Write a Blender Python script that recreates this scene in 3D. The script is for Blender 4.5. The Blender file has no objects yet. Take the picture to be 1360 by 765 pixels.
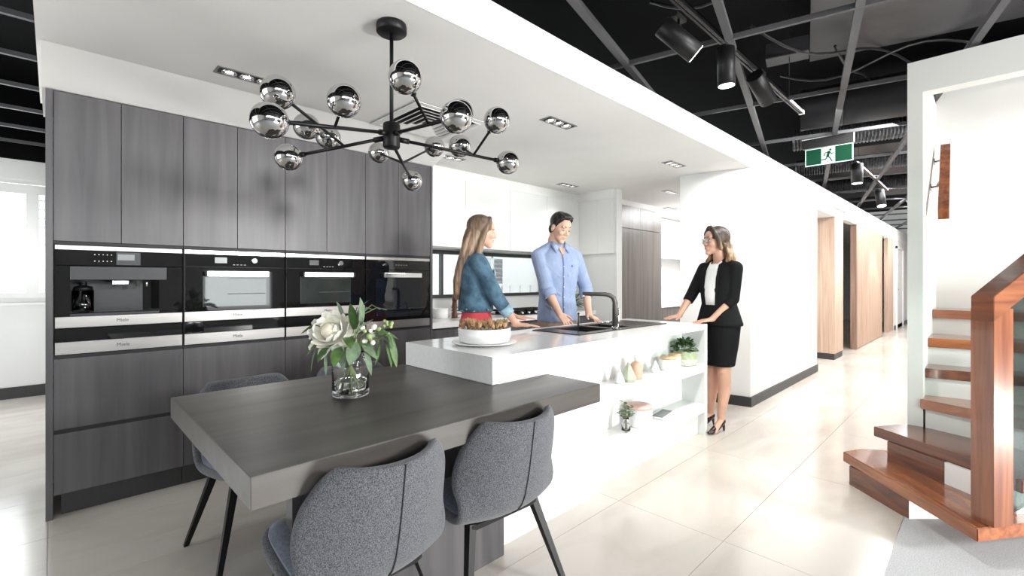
import bpy, bmesh, math, random
from mathutils import Vector, Matrix, Euler

S = bpy.context.scene
COL = S.collection
PI = math.pi
R = math.radians

# ------------------------------------------------------------------ camera
cam_d = bpy.data.cameras.new('camera')
cam = bpy.data.objects.new('camera', cam_d)
COL.objects.link(cam)
cam.location = (0, 0, 1.3)
cam.rotation_euler = (R(90), 0, R(45.5 - 90))
cam_d.sensor_width = 36.0
cam_d.lens = 620.0 / 1360.0 * 36.0
cam_d.shift_y = -10.5 / 1360.0
cam_d.clip_start = 0.05
S.camera = cam

# ------------------------------------------------------------------ world, exposure, large lights
S.view_settings.view_transform = 'Standard'
S.view_settings.look = 'None'
S.view_settings.gamma = 1.0
S.view_settings.exposure = 0.5
S.view_settings.use_curve_mapping = False
wd = bpy.data.worlds.new('world')
S.world = wd
wd.use_nodes = True
bgn = wd.node_tree.nodes['Background']
bgn.inputs[0].default_value = (0.93, 0.97, 1.0, 1)
bgn.inputs[1].default_value = 2.6


def area(name, loc, target, sx, sy, power, color=(1, 1, 1)):
    d = bpy.data.lights.new(name, 'AREA')
    d.shape = 'RECTANGLE'
    d.size = sx
    d.size_y = sy
    d.energy = power
    d.color = color
    o = bpy.data.objects.new(name, d)
    COL.objects.link(o)
    o.location = loc
    o.rotation_euler = (Vector(target) - Vector(loc)).to_track_quat('-Z', 'Y').to_euler()
    return o


def spot(name, loc, target, power, angle=70, blend=0.6, size=0.05, color=(1, 0.97, 0.92)):
    d = bpy.data.lights.new(name, 'SPOT')
    d.energy = power
    d.spot_size = R(angle)
    d.spot_blend = blend
    d.shadow_soft_size = size
    d.color = color
    o = bpy.data.objects.new(name, d)
    COL.objects.link(o)
    o.location = loc
    o.rotation_euler = (Vector(target) - Vector(loc)).to_track_quat('-Z', 'Y').to_euler()
    return o


# softbox and daylight behind the camera, windows, and unseen area lamps for corridor, stairs and rear kitchen
area('key_light', (3.3, -4.2, 2.35), (1.7, 2.4, 1.5), 0.75, 0.75, 175, (1, 0.99, 0.97))
area('low_bounce_light', (2.9, -3.0, 0.10), (1.5, 2.2, 2.8), 2.6, 0.4, 190, (1, 0.99, 0.97))
area('shopfront_daylight', (3.05, -5.0, 1.1), (2.6, 2.2, 1.1), 1.3, 0.8, 14, (0.93, 1, 0.97))
area('shopfront_daylight', (-1.0, -4.6, 2.6), (1.6, 2.6, 1.2), 4.0, 0.9, 110, (0.97, 0.99, 1))
area('side_window_daylight', (-3.9, 3.2, 1.6), (2, 2.4, 0.8), 3.5, 2.0, 52, (0.94, 0.98, 1))
area('left_room_daylight', (-1.2, 7.3, 1.7), (-0.6, 4.0, 0.3), 2.0, 1.6, 50, (0.95, 0.98, 1))
area('corridor_fill', (11.5, 0.9, 2.72), (11.5, 1.3, 0), 9.0, 0.5, 190)  # added lamp without a fitting, brightens the far corridor and its timber
area('corridor_wall_fill', (5.6, 0.55, 2.72), (6.0, 1.7, 1.1), 3.0, 0.4, 60)  # added lamp without a fitting, washes the white corridor wall
area('stairwell_area_light', (4.45, -1.3, 3.2), (4.4, -0.1, 0.8), 0.9, 0.9, 12)  # unseen area lamp under the closed black ceiling over the stairs
area('rear_kitchen_area_light', (7.3, 2.9, 2.40), (7.3, 3.2, 0), 1.6, 0.8, 40)  # unseen area lamp just below the kitchen ceiling, no window there

# ------------------------------------------------------------------ materials
MATS = {}


def mat(name, color, rough=0.5, metal=0.0, noise=0.0, scale=(8, 8, 8), bump=0.0, spec=0.5,
        trans=0.0, ior=1.45, emit=None, coat=0.0, color2=None, sheen=0.0, detail=4.0, contrast=(0.35, 0.65)):
    m = bpy.data.materials.new(name)
    m.use_nodes = True
    nt = m.node_tree
    b = nt.nodes['Principled BSDF']
    c = tuple(color) + (1,)
    b.inputs['Base Color'].default_value = c
    b.inputs['Roughness'].default_value = rough
    b.inputs['Metallic'].default_value = metal
    b.inputs['Specular IOR Level'].default_value = spec
    b.inputs['Transmission Weight'].default_value = trans
    b.inputs['IOR'].default_value = ior
    b.inputs['Coat Weight'].default_value = coat
    b.inputs['Coat Roughness'].default_value = 0.08
    b.inputs['Sheen Weight'].default_value = sheen
    if emit:
        b.inputs['Emission Color'].default_value = tuple(emit[:3]) + (1,)
        b.inputs['Emission Strength'].default_value = emit[3]
    if noise > 0 or bump > 0 or color2:
        tc = nt.nodes.new('ShaderNodeTexCoord')
        mp = nt.nodes.new('ShaderNodeMapping')
        mp.inputs['Scale'].default_value = scale
        nz = nt.nodes.new('ShaderNodeTexNoise')
        nz.inputs['Scale'].default_value = 1.0
        nz.inputs['Detail'].default_value = detail
        nt.links.new(tc.outputs['Object'], mp.inputs['Vector'])
        nt.links.new(mp.outputs['Vector'], nz.inputs['Vector'])
        if noise > 0 or color2:
            rp = nt.nodes.new('ShaderNodeValToRGB')
            rp.color_ramp.elements[0].position = contrast[0]
            rp.color_ramp.elements[1].position = contrast[1]
            c2 = tuple(color2) if color2 else tuple(max(0, v * (1 - noise)) for v in color)
            rp.color_ramp.elements[0].color = c2 + (1,)
            rp.color_ramp.elements[1].color = tuple(min(1, v * (1 + noise * 0.5)) for v in color) + (1,)
            nt.links.new(nz.outputs['Fac'], rp.inputs['Fac'])
            nt.links.new(rp.outputs['Color'], b.inputs['Base Color'])
        if bump > 0:
            bp = nt.nodes.new('ShaderNodeBump')
            bp.inputs['Strength'].default_value = bump
            bp.inputs['Distance'].default_value = 0.002
            nt.links.new(nz.outputs['Fac'], bp.inputs['Height'])
            nt.links.new(bp.outputs['Normal'], b.inputs['Normal'])
    MATS[name] = m
    return m


def pane_mat(name, tint, gloss=0.08):
    m = bpy.data.materials.new(name)
    m.use_nodes = True
    nt = m.node_tree
    nt.nodes.remove(nt.nodes['Principled BSDF'])
    t = nt.nodes.new('ShaderNodeBsdfTransparent')
    t.inputs[0].default_value = tuple(tint) + (1,)
    g = nt.nodes.new('ShaderNodeBsdfGlossy')
    g.inputs['Roughness'].default_value = 0.02
    mx = nt.nodes.new('ShaderNodeMixShader')
    fr = nt.nodes.new('ShaderNodeFresnel')
    fr.inputs[0].default_value = 1.35
    ad = nt.nodes.new('ShaderNodeMath')
    ad.operation = 'MULTIPLY_ADD'
    ad.inputs[1].default_value = 0.8
    ad.inputs[2].default_value = gloss * 0.3
    nt.links.new(fr.outputs[0], ad.inputs[0])
    nt.links.new(ad.outputs[0], mx.inputs[0])
    nt.links.new(t.outputs[0], mx.inputs[1])
    nt.links.new(g.outputs[0], mx.inputs[2])
    nt.links.new(mx.outputs[0], nt.nodes['Material Output'].inputs[0])
    MATS[name] = m
    return m


white_wall = mat('white_wall', (0.80, 0.80, 0.79), 0.6, noise=0.02, scale=(3, 3, 3), bump=0.03)
ceil_white = mat('ceiling_white', (0.86, 0.85, 0.83), 0.7, noise=0.02, scale=(3, 3, 3))
cream_wall = mat('cream_wall', (0.62, 0.615, 0.59), 0.6, noise=0.02, scale=(3, 3, 3))
black_ceiling = mat('black_ceiling', (0.003, 0.003, 0.0035), 0.8, noise=0.3, scale=(2, 2, 2), spec=0.08)
black_paint = mat('black_paint', (0.006, 0.006, 0.0065), 0.4, noise=0.2, scale=(20, 20, 20))
duct_black = mat('duct_black', (0.018, 0.017, 0.019), 0.45, noise=0.3, scale=(2, 2, 6), spec=0.3)
grid_grey = mat('grid_grey', (0.07, 0.07, 0.074), 0.6, noise=0.1, scale=(4, 4, 4))
foil = mat('dull_foil', (0.12, 0.12, 0.125), 0.35, metal=0.8, noise=0.4, scale=(30, 30, 30), bump=0.5)
skirting_black = mat('skirting_black', (0.035, 0.034, 0.035), 0.45, noise=0.1, scale=(10, 10, 10))
grout = mat('grout', (0.60, 0.56, 0.51), 0.8, noise=0.1, scale=(30, 30, 30))
carpet_m = mat('carpet', (0.50, 0.51, 0.52), 0.95, noise=0.25, scale=(220, 220, 220), bump=0.8, color2=(0.38, 0.39, 0.40))


def tile_material():
    m = bpy.data.materials.new('polished_stone_tile')
    m.use_nodes = True
    nt = m.node_tree
    b = nt.nodes['Principled BSDF']
    b.inputs['Roughness'].default_value = 0.16
    b.inputs['Specular IOR Level'].default_value = 0.5
    g = nt.nodes.new('ShaderNodeNewGeometry')
    mp = nt.nodes.new('ShaderNodeMapping')
    mp.inputs['Scale'].default_value = (0.9, 2.2, 1)
    mp.inputs['Rotation'].default_value = (0, 0, 0.6)
    nz = nt.nodes.new('ShaderNodeTexNoise')
    nz.inputs['Scale'].default_value = 1.3
    nz.inputs['Detail'].default_value = 6
    nz.inputs['Distortion'].default_value = 1.0
    oi = nt.nodes.new('ShaderNodeObjectInfo')
    ad = nt.nodes.new('ShaderNodeMath')
    ad.operation = 'MULTIPLY_ADD'
    ad.inputs[1].default_value = 0.10
    rp = nt.nodes.new('ShaderNodeValToRGB')
    rp.color_ramp.elements[0].position = 0.30
    rp.color_ramp.elements[0].color = (0.50, 0.455, 0.40, 1)
    rp.color_ramp.elements[1].position = 0.62
    rp.color_ramp.elements[1].color = (0.60, 0.56, 0.51, 1)
    nt.links.new(g.outputs['Position'], mp.inputs['Vector'])
    nt.links.new(mp.outputs['Vector'], nz.inputs['Vector'])
    nt.links.new(oi.outputs['Random'], ad.inputs[0])
    nt.links.new(nz.outputs['Fac'], ad.inputs[2])
    nt.links.new(ad.outputs[0], rp.inputs['Fac'])
    nt.links.new(rp.outputs['Color'], b.inputs['Base Color'])
    return m


tile_m = tile_material()


def wood_material(name, dark, light, scale, rough, coat=0.0, bump=0.1, detail=5.0, lo=0.35, hi=0.7, dist=0.6, turn=0.0):
    m = bpy.data.materials.new(name)
    m.use_nodes = True
    nt = m.node_tree
    b = nt.nodes['Principled BSDF']
    b.inputs['Roughness'].default_value = rough
    b.inputs['Coat Weight'].default_value = coat
    b.inputs['Coat Roughness'].default_value = 0.06
    tc = nt.nodes.new('ShaderNodeTexCoord')
    mp = nt.nodes.new('ShaderNodeMapping')
    mp.inputs['Scale'].default_value = scale
    nz = nt.nodes.new('ShaderNodeTexNoise')
    nz.inputs['Scale'].default_value = 1.0
    nz.inputs['Detail'].default_value = detail
    nz.inputs['Distortion'].default_value = dist
    rp = nt.nodes.new('ShaderNodeValToRGB')
    rp.color_ramp.elements[0].position = lo
    rp.color_ramp.elements[0].color = tuple(dark) + (1,)
    rp.color_ramp.elements[1].position = hi
    rp.color_ramp.elements[1].color = tuple(light) + (1,)
    bp = nt.nodes.new('ShaderNodeBump')
    bp.inputs['Strength'].default_value = bump
    bp.inputs['Distance'].default_value = 0.001
    vr = nt.nodes.new('ShaderNodeVectorRotate')
    vr.rotation_type = 'Z_AXIS'
    vr.inputs['Angle'].default_value = -R(turn)
    nt.links.new(tc.outputs['Object'], vr.inputs['Vector'])
    nt.links.new(vr.outputs['Vector'], mp.inputs['Vector'])
    nt.links.new(mp.outputs['Vector'], nz.inputs['Vector'])
    nt.links.new(nz.outputs['Fac'], rp.inputs['Fac'])
    nt.links.new(rp.outputs['Color'], b.inputs['Base Color'])
    nt.links.new(nz.outputs['Fac'], bp.inputs['Height'])
    nt.links.new(bp.outputs['Normal'], b.inputs['Normal'])
    MATS[name] = m
    return m


dark_lam = wood_material('charcoal_woodgrain', (0.055, 0.052, 0.057), (0.115, 0.110, 0.115), (13, 13, 0.8), 0.36, bump=0.06, lo=0.30, hi=0.78)
dark_lam_h = wood_material('charcoal_woodgrain_table', (0.058, 0.051, 0.046), (0.105, 0.095, 0.087), (0.9, 12, 12), 0.36, bump=0.06)
dark_inner = mat('dark_carcass', (0.022, 0.022, 0.024), 0.6, noise=0.1, scale=(5, 5, 5))
fridge_lam = wood_material('grey_brown_woodgrain', (0.075, 0.066, 0.058), (0.15, 0.135, 0.125), (22, 22, 0.6), 0.30, bump=0.05)
oak = wood_material('warm_oak', (0.42, 0.285, 0.21), (0.56, 0.42, 0.33), (30, 30, 1.2), 0.5)
jarrah_h = wood_material('polished_red_timber', (0.19, 0.052, 0.018), (0.37, 0.125, 0.042), (2.0, 24, 24), 0.22, coat=0.6, turn=41)
jarrah_y = wood_material('polished_red_timber_upper', (0.19, 0.052, 0.018), (0.37, 0.125, 0.042), (2.0, 24, 24), 0.22, coat=0.6, turn=92)
jarrah_rail = wood_material('polished_red_timber_rail', (0.15, 0.045, 0.018), (0.29, 0.10, 0.042), (2.5, 2.5, 30), 0.25, coat=0.5)
jarrah_dark = wood_material('polished_dark_red_timber', (0.085, 0.024, 0.012), (0.18, 0.055, 0.024), (2.0, 24, 24), 0.22, coat=0.6, turn=55)
jarrah_v = wood_material('polished_red_timber_upright', (0.15, 0.045, 0.018), (0.29, 0.10, 0.042), (25, 25, 1.5), 0.25, coat=0.5)

gloss_white = mat('gloss_white', (0.76, 0.76, 0.755), 0.22, noise=0.01, scale=(2, 2, 2))
satin_white = mat('satin_white', (0.80, 0.80, 0.78), 0.30, noise=0.01, scale=(2, 2, 2))
quartz = mat('white_quartz', (0.85, 0.85, 0.845), 0.12, noise=0.03, scale=(40, 40, 40))
steel = mat('brushed_steel', (0.38, 0.365, 0.355), 0.34, metal=1.0, noise=0.08, scale=(2, 2, 120))
bright_steel = mat('bright_steel', (0.85, 0.85, 0.85), 0.22, metal=1.0, noise=0.03, scale=(2, 2, 90))
chrome = mat('chrome', (0.88, 0.88, 0.88), 0.06, metal=1.0, noise=0.01, scale=(3, 3, 3))
black_glass = mat('black_glass', (0.006, 0.006, 0.007), 0.03, noise=0.1, scale=(3, 3, 3), spec=0.6)
oven_window = mat('oven_window_glass', (0.03, 0.038, 0.036), 0.03, noise=0.3, scale=(6, 6, 6), spec=0.8)
dark_plastic = mat('dark_plastic', (0.020, 0.021, 0.025), 0.35, noise=0.1, scale=(20, 20, 20))
display_m = mat('display_grey', (0.28, 0.30, 0.30), 0.2, noise=0.05, scale=(20, 20, 20))
mark_m = mat('pale_marking', (0.6, 0.6, 0.6), 0.5, noise=0.02, scale=(20, 20, 20))
ink = mat('dark_lettering', (0.02, 0.02, 0.02), 0.5, noise=0.02, scale=(20, 20, 20))
smoked = mat('smoked_mirror_glass', (0.56, 0.555, 0.55), 0.02, metal=1.0, noise=0.02, scale=(3, 3, 3))
black_metal = mat('black_metal', (0.005, 0.005, 0.0055), 0.42, spec=0.35, noise=0.1, scale=(40, 40, 40))
granite_black = mat('black_composite', (0.016, 0.016, 0.017), 0.35, noise=0.4, scale=(200, 200, 200))
sink_deck = mat('dark_sink_deck', (0.05, 0.046, 0.045), 0.25, noise=0.2, scale=(200, 200, 200))
clear_glass = mat('clear_glass', (0.97, 0.985, 0.98), 0.0, trans=1.0, ior=1.45, noise=0.005, scale=(2, 2, 2))
water_m = mat('water', (0.95, 0.97, 0.93), 0.0, trans=1.0, ior=1.33, noise=0.005, scale=(2, 2, 2))
window_pane = pane_mat('window_pane', (0.97, 0.985, 0.985))
balustrade_glass = pane_mat('balustrade_glass', (0.86, 0.95, 0.92), 0.2)
glass_edge = mat('green_glass_edge', (0.16, 0.42, 0.35), 0.1, noise=0.1, scale=(5, 5, 5))
lens_glow = mat('lamp_lens', (0.9, 0.9, 0.88), 0.3, noise=0.01, scale=(9, 9, 9), emit=(1, 0.98, 0.94, 9))
lens_dim = mat('lamp_lens_dim', (0.9, 0.9, 0.88), 0.2, noise=0.01, scale=(9, 9, 9), emit=(1, 0.98, 0.94, 1.5))

tweed = mat('grey_tweed', (0.145, 0.15, 0.165), 0.95, color2=(0.035, 0.037, 0.044), scale=(330, 330, 330), bump=0.7, sheen=0.2, detail=1.5, contrast=(0.36, 0.64))
seat_velvet = mat('slate_seat_fabric', (0.085, 0.10, 0.14), 0.9, noise=0.3, scale=(120, 120, 120), bump=0.3, sheen=0.4)
seam_m = mat('seam_thread', (0.03, 0.032, 0.038), 0.9, noise=0.2, scale=(90, 90, 90))

leaf_m = mat('green_leaf', (0.085, 0.17, 0.045), 0.45, noise=0.45, scale=(25, 25, 25), spec=0.4)
leaf_grey = mat('grey_green_leaf', (0.17, 0.25, 0.15), 0.5, noise=0.35, scale=(25, 25, 25))
leaf_pale = mat('pale_green_leaf', (0.30, 0.40, 0.16), 0.5, noise=0.3, scale=(25, 25, 25))
leaf_dark = mat('dark_green_leaf', (0.035, 0.085, 0.03), 0.45, noise=0.4, scale=(20, 20, 20))
stem_m = mat('green_stem', (0.32, 0.40, 0.16), 0.5, noise=0.3, scale=(40, 40, 40))
petal_m = mat('cream_petal', (0.84, 0.83, 0.74), 0.6, noise=0.08, scale=(30, 30, 30), sheen=0.2)
petal_core = mat('cream_core_petal', (0.78, 0.74, 0.58), 0.6, noise=0.1, scale=(40, 40, 40))
straw_m = mat('dried_straw', (0.60, 0.36, 0.20), 0.8, noise=0.35, scale=(40, 40, 40))
straw_green = mat('dried_olive', (0.30, 0.25, 0.11), 0.8, noise=0.35, scale=(40, 40, 40))
ceramic = mat('white_ceramic', (0.85, 0.85, 0.84), 0.25, noise=0.01, scale=(9, 9, 9))
sage = mat('sage_ceramic', (0.38, 0.43, 0.33), 0.5, noise=0.08, scale=(30, 30, 30))
pale_sage = mat('sage_stoneware', (0.40, 0.44, 0.29), 0.5, noise=0.12, scale=(30, 30, 30))
blush = mat('blush_ceramic', (0.62, 0.38, 0.28), 0.45, noise=0.06, scale=(30, 30, 30))
lid_wood = mat('pale_wood_lid', (0.62, 0.42, 0.25), 0.5, noise=0.2, scale=(8, 60, 8))
pink_lid = mat('pink_lid', (0.74, 0.50, 0.45), 0.5, noise=0.05, scale=(20, 20, 20))
brown_mill = mat('brown_wood', (0.14, 0.055, 0.03), 0.4, noise=0.3, scale=(30, 30, 8))
exit_green = mat('exit_green', (0.0, 0.028, 0.012), 0.6, noise=0.05, scale=(9, 9, 9), spec=0.15, emit=(0.0, 0.10, 0.045, 0.12))
exit_white = mat('exit_white', (0.36, 0.54, 0.46), 0.6, noise=0.02, scale=(9, 9, 9), emit=(0.62, 0.86, 0.76, 0.2))

skin = mat('skin', (0.66, 0.39, 0.28), 0.5, noise=0.08, scale=(12, 12, 12))
skin_m = mat('skin_man', (0.68, 0.42, 0.31), 0.5, noise=0.08, scale=(12, 12, 12))
skin_l = mat('skin_leg', (0.62, 0.35, 0.25), 0.45, noise=0.06, scale=(12, 12, 12))
lip_m = mat('lips', (0.55, 0.19, 0.16), 0.4, noise=0.1, scale=(50, 50, 50))
lip_pale = mat('lips_pale', (0.56, 0.28, 0.22), 0.5, noise=0.1, scale=(50, 50, 50))
eye_white = mat('eye_white', (0.75, 0.73, 0.70), 0.2, noise=0.02, scale=(50, 50, 50))
iris_m = mat('dark_iris', (0.03, 0.018, 0.012), 0.15, noise=0.1, scale=(50, 50, 50))
brow_m = mat('dark_brow', (0.05, 0.03, 0.02), 0.8, noise=0.2, scale=(90, 90, 20))
hair_dark = mat('dark_hair', (0.016, 0.012, 0.011), 0.4, noise=0.4, scale=(60, 60, 8), bump=0.5)
hair_blonde = mat('brown_blonde_hair', (0.29, 0.185, 0.11), 0.45, color2=(0.14, 0.085, 0.052), scale=(55, 55, 3), bump=0.6)
hair_wavy = mat('brown_golden_hair', (0.30, 0.17, 0.085), 0.45, color2=(0.05, 0.028, 0.018), scale=(34, 34, 7), bump=0.6)
denim = mat('blue_denim', (0.075, 0.15, 0.21), 0.85, color2=(0.028, 0.065, 0.105), scale=(16, 16, 16), bump=0.3)
denim_light = mat('washed_denim', (0.25, 0.38, 0.46), 0.85, noise=0.3, scale=(30, 30, 30), bump=0.3)
red_cloth = mat('red_cloth', (0.62, 0.07, 0.085), 0.8, noise=0.15, scale=(20, 20, 20))
shirt_blue = mat('light_blue_shirt', (0.31, 0.38, 0.55), 0.8, color2=(0.25, 0.32, 0.49), scale=(14, 14, 10), bump=0.3)
shirt_dark = mat('shirt_inner_blue', (0.17, 0.23, 0.38), 0.8, noise=0.1, scale=(30, 30, 30))
khaki = mat('khaki_cloth', (0.34, 0.25, 0.18), 0.8, noise=0.15, scale=(30, 30, 30))
suit_black = mat('black_suit', (0.005, 0.005, 0.006), 0.8, noise=0.2, scale=(60, 60, 60), spec=0.25)
skirt_black = mat('black_skirt', (0.004, 0.004, 0.0045), 0.8, noise=0.2, scale=(60, 60, 60), spec=0.25)
blouse = mat('white_blouse', (0.82, 0.82, 0.82), 0.7, noise=0.05, scale=(20, 20, 20), bump=0.2)
shoe_m = mat('dark_patent_leather', (0.03, 0.014, 0.016), 0.12, noise=0.1, scale=(20, 20, 20))
ext_white = mat('exterior_render', (0.82, 0.83, 0.84), 0.8, noise=0.04, scale=(3, 3, 3))
ext_cream = mat('exterior_cream', (0.74, 0.66, 0.50), 0.8, noise=0.05, scale=(3, 3, 3))
louvre_m = mat('grey_louvre', (0.16, 0.18, 0.20), 0.6, noise=0.1, scale=(9, 9, 9))
paving = mat('exterior_paving', (0.55, 0.54, 0.52), 0.8, noise=0.15, scale=(4, 4, 4))
cloth_pale = mat('pale_book_cover', (0.72, 0.73, 0.73), 0.5, noise=0.05, scale=(9, 9, 9))
slate_m = mat('slate_grey', (0.16, 0.17, 0.17), 0.4, noise=0.1, scale=(40, 40, 40))


def hair_gradient(name, top_d, top_l, end_d, end_l, z0, z1, scale):
    """strands that are darker at the roots than at the ends (the person's own colouring)"""
    m = bpy.data.materials.new(name)
    m.use_nodes = True
    nt = m.node_tree
    b = nt.nodes['Principled BSDF']
    b.inputs['Roughness'].default_value = 0.45
    tc = nt.nodes.new('ShaderNodeTexCoord')
    mp = nt.nodes.new('ShaderNodeMapping')
    mp.inputs['Scale'].default_value = scale
    nz = nt.nodes.new('ShaderNodeTexNoise')
    nz.inputs['Scale'].default_value = 1.0
    nz.inputs['Detail'].default_value = 4
    sx = nt.nodes.new('ShaderNodeSeparateXYZ')
    mr = nt.nodes.new('ShaderNodeMapRange')
    mr.inputs['From Min'].default_value = z0
    mr.inputs['From Max'].default_value = z1
    nt.links.new(tc.outputs['Object'], mp.inputs['Vector'])
    nt.links.new(mp.outputs['Vector'], nz.inputs['Vector'])
    nt.links.new(tc.outputs['Object'], sx.inputs['Vector'])
    nt.links.new(sx.outputs['Z'], mr.inputs['Value'])
    ramps = []
    for d, l in ((end_d, end_l), (top_d, top_l)):
        rp = nt.nodes.new('ShaderNodeValToRGB')
        rp.color_ramp.elements[0].position = 0.36
        rp.color_ramp.elements[1].position = 0.64
        rp.color_ramp.elements[0].color = tuple(d) + (1,)
        rp.color_ramp.elements[1].color = tuple(l) + (1,)
        nt.links.new(nz.outputs['Fac'], rp.inputs['Fac'])
        ramps.append(rp)
    mx = nt.nodes.new('ShaderNodeMixRGB')
    nt.links.new(mr.outputs['Result'], mx.inputs['Fac'])
    nt.links.new(ramps[0].outputs['Color'], mx.inputs['Color1'])
    nt.links.new(ramps[1].outputs['Color'], mx.inputs['Color2'])
    nt.links.new(mx.outputs['Color'], b.inputs['Base Color'])
    bp = nt.nodes.new('ShaderNodeBump')
    bp.inputs['Strength'].default_value = 0.6
    bp.inputs['Distance'].default_value = 0.003
    nt.links.new(nz.outputs['Fac'], bp.inputs['Height'])
    nt.links.new(bp.outputs['Normal'], b.inputs['Normal'])
    return m


hair_wavy = hair_gradient('brown_golden_hair_ends', (0.018, 0.011, 0.008), (0.055, 0.034, 0.022), (0.08, 0.045, 0.026), (0.40, 0.25, 0.13), 1.50, 1.68, (36, 36, 8))
hair_blonde = hair_gradient('brown_blonde_hair_ends', (0.045, 0.028, 0.019), (0.12, 0.075, 0.048), (0.13, 0.08, 0.05), (0.33, 0.215, 0.13), 1.60, 1.77, (60, 60, 3))


# ------------------------------------------------------------------ helpers
def bx(bm, x0, x1, y0, y1, z0, z1):
    vs = [bm.verts.new(p) for p in ((x0, y0, z0), (x1, y0, z0), (x1, y1, z0), (x0, y1, z0),
                                    (x0, y0, z1), (x1, y0, z1), (x1, y1, z1), (x0, y1, z1))]
    for f in ((0, 3, 2, 1), (4, 5, 6, 7), (0, 1, 5, 4), (1, 2, 6, 5), (2, 3, 7, 6), (3, 0, 4, 7)):
        bm.faces.new([vs[i] for i in f])
    return bm


def box(x0, x1, y0, y1, z0, z1, bevel=0.0, seg=1):
    bm = bx(bmesh.new(), x0, x1, y0, y1, z0, z1)
    if bevel > 0:
        bmesh.ops.bevel(bm, geom=bm.edges[:], offset=bevel, segments=seg, affect='EDGES')
    return bm


def boxes(*bs):
    bm = bmesh.new()
    for b in bs:
        bx(bm, *b)
    return bm


def prism(poly, z0, z1, bm=None, bevel=0.0):
    bm = bm or bmesh.new()
    ar = sum(poly[i][0] * poly[(i + 1) % len(poly)][1] - poly[(i + 1) % len(poly)][0] * poly[i][1] for i in range(len(poly)))
    if ar < 0:
        poly = poly[::-1]
    lo = [bm.verts.new((p[0], p[1], z0)) for p in poly]
    hi = [bm.verts.new((p[0], p[1], z1)) for p in poly]
    n = len(poly)
    bm.faces.new(lo[::-1])
    bm.faces.new(hi)
    for i in range(n):
        bm.faces.new((lo[i], lo[(i + 1) % n], hi[(i + 1) % n], hi[i]))
    if bevel:
        bmesh.ops.bevel(bm, geom=bm.edges[:], offset=bevel, segments=2, affect='EDGES')
    return bm


def frame_of(d):
    d = Vector(d).normalized()
    a = Vector((0, 0, 1)) if abs(d.z) < 0.95 else Vector((1, 0, 0))
    u = d.cross(a).normalized()
    return u, d.cross(u).normalized(), d


def tube(bm, pts, r, seg=8, caps=True, smooth=True):
    """a tube through pts, r a number or one radius per point"""
    pts = [Vector(p) for p in pts]
    rs = r if isinstance(r, (list, tuple)) else [r] * len(pts)
    rings = []
    pu = None
    for i, p in enumerate(pts):
        d = (pts[min(i + 1, len(pts) - 1)] - pts[max(i - 1, 0)])
        u, v, dd = frame_of(d)
        if pu is not None:
            u = (pu - dd * pu.dot(dd)).normalized()
            v = dd.cross(u)
        pu = u
        rings.append([bm.verts.new(p + (u * math.cos(2 * PI * k / seg) + v * math.sin(2 * PI * k / seg)) * rs[i]) for k in range(seg)])
    for a, b in zip(rings, rings[1:]):
        for k in range(seg):
            f = bm.faces.new((a[k], a[(k + 1) % seg], b[(k + 1) % seg], b[k]))
            f.smooth = smooth
    if caps:
        bm.faces.new(rings[0][::-1])
        bm.faces.new(rings[-1])
    return bm


def lathe(bm, prof, c=(0, 0, 0), seg=24, smooth=True, close=False):
    """profile of (radius, z) turned round a vertical axis at c"""
    rings = []
    for r, z in prof:
        if r < 1e-6:
            rings.append([bm.verts.new((c[0], c[1], c[2] + z))])
        else:
            rings.append([bm.verts.new((c[0] + r * math.cos(2 * PI * k / seg), c[1] + r * math.sin(2 * PI * k / seg), c[2] + z)) for k in range(seg)])
    pr = list(zip(rings, rings[1:]))
    if close:
        pr.append((rings[-1], rings[0]))
    for a, b in pr:
        for k in range(seg):
            k2 = (k + 1) % seg
            if len(a) == 1 and len(b) == 1:
                continue
            if len(a) == 1:
                f = bm.faces.new((a[0], b[k2], b[k]))
            elif len(b) == 1:
                f = bm.faces.new((a[k], a[k2], b[0]))
            else:
                f = bm.faces.new((a[k], a[k2], b[k2], b[k]))
            f.smooth = smooth
    return bm


def ball(bm, c, r, seg=16, rings=10, rot=None, smooth=True):
    """ellipsoid; r a number or three radii; rot a 3x3 matrix"""
    rr = r if isinstance(r, (list, tuple)) else (r, r, r)
    M = rot or Matrix.Identity(3)
    c = Vector(c)
    rows = []
    for i in range(rings + 1):
        th = PI * i / rings
        if i in (0, rings):
            rows.append([bm.verts.new(c + M @ Vector((0, 0, rr[2] * math.cos(th))))])
        else:
            rows.append([bm.verts.new(c + M @ Vector((rr[0] * math.sin(th) * math.cos(2 * PI * k / seg), rr[1] * math.sin(th) * math.sin(2 * PI * k / seg), rr[2] * math.cos(th)))) for k in range(seg)])
    for a, b in zip(rows, rows[1:]):
        for k in range(seg):
            k2 = (k + 1) % seg
            if len(a) == 1:
                f = bm.faces.new((a[0], b[k], b[k2]))
            elif len(b) == 1:
                f = bm.faces.new((a[k], b[0], a[k2]))
            else:
                f = bm.faces.new((a[k], b[k], b[k2], a[k2]))
            f.smooth = smooth
    return bm


def loft(bm, rings, smooth=True, caps=True):
    vr = [[bm.verts.new(p) for p in r] for r in rings]
    n = len(vr[0])
    for a, b in zip(vr, vr[1:]):
        for k in range(n):
            f = bm.faces.new((a[k], a[(k + 1) % n], b[(k + 1) % n], b[k]))
            f.smooth = smooth
    if caps:
        bm.faces.new(vr[0][::-1])
        bm.faces.new(vr[-1])
    return bm


def mesh_of(name, bm, m):
    bmesh.ops.recalc_face_normals(bm, faces=bm.faces[:])
    me = bpy.data.meshes.new(name)
    bm.to_mesh(me)
    bm.free()
    for x in (m if isinstance(m, (list, tuple)) else [m]):
        me.materials.append(x)
    return me


def root_loc(o):
    while o.parent:
        o = o.parent
    return o.location


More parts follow.
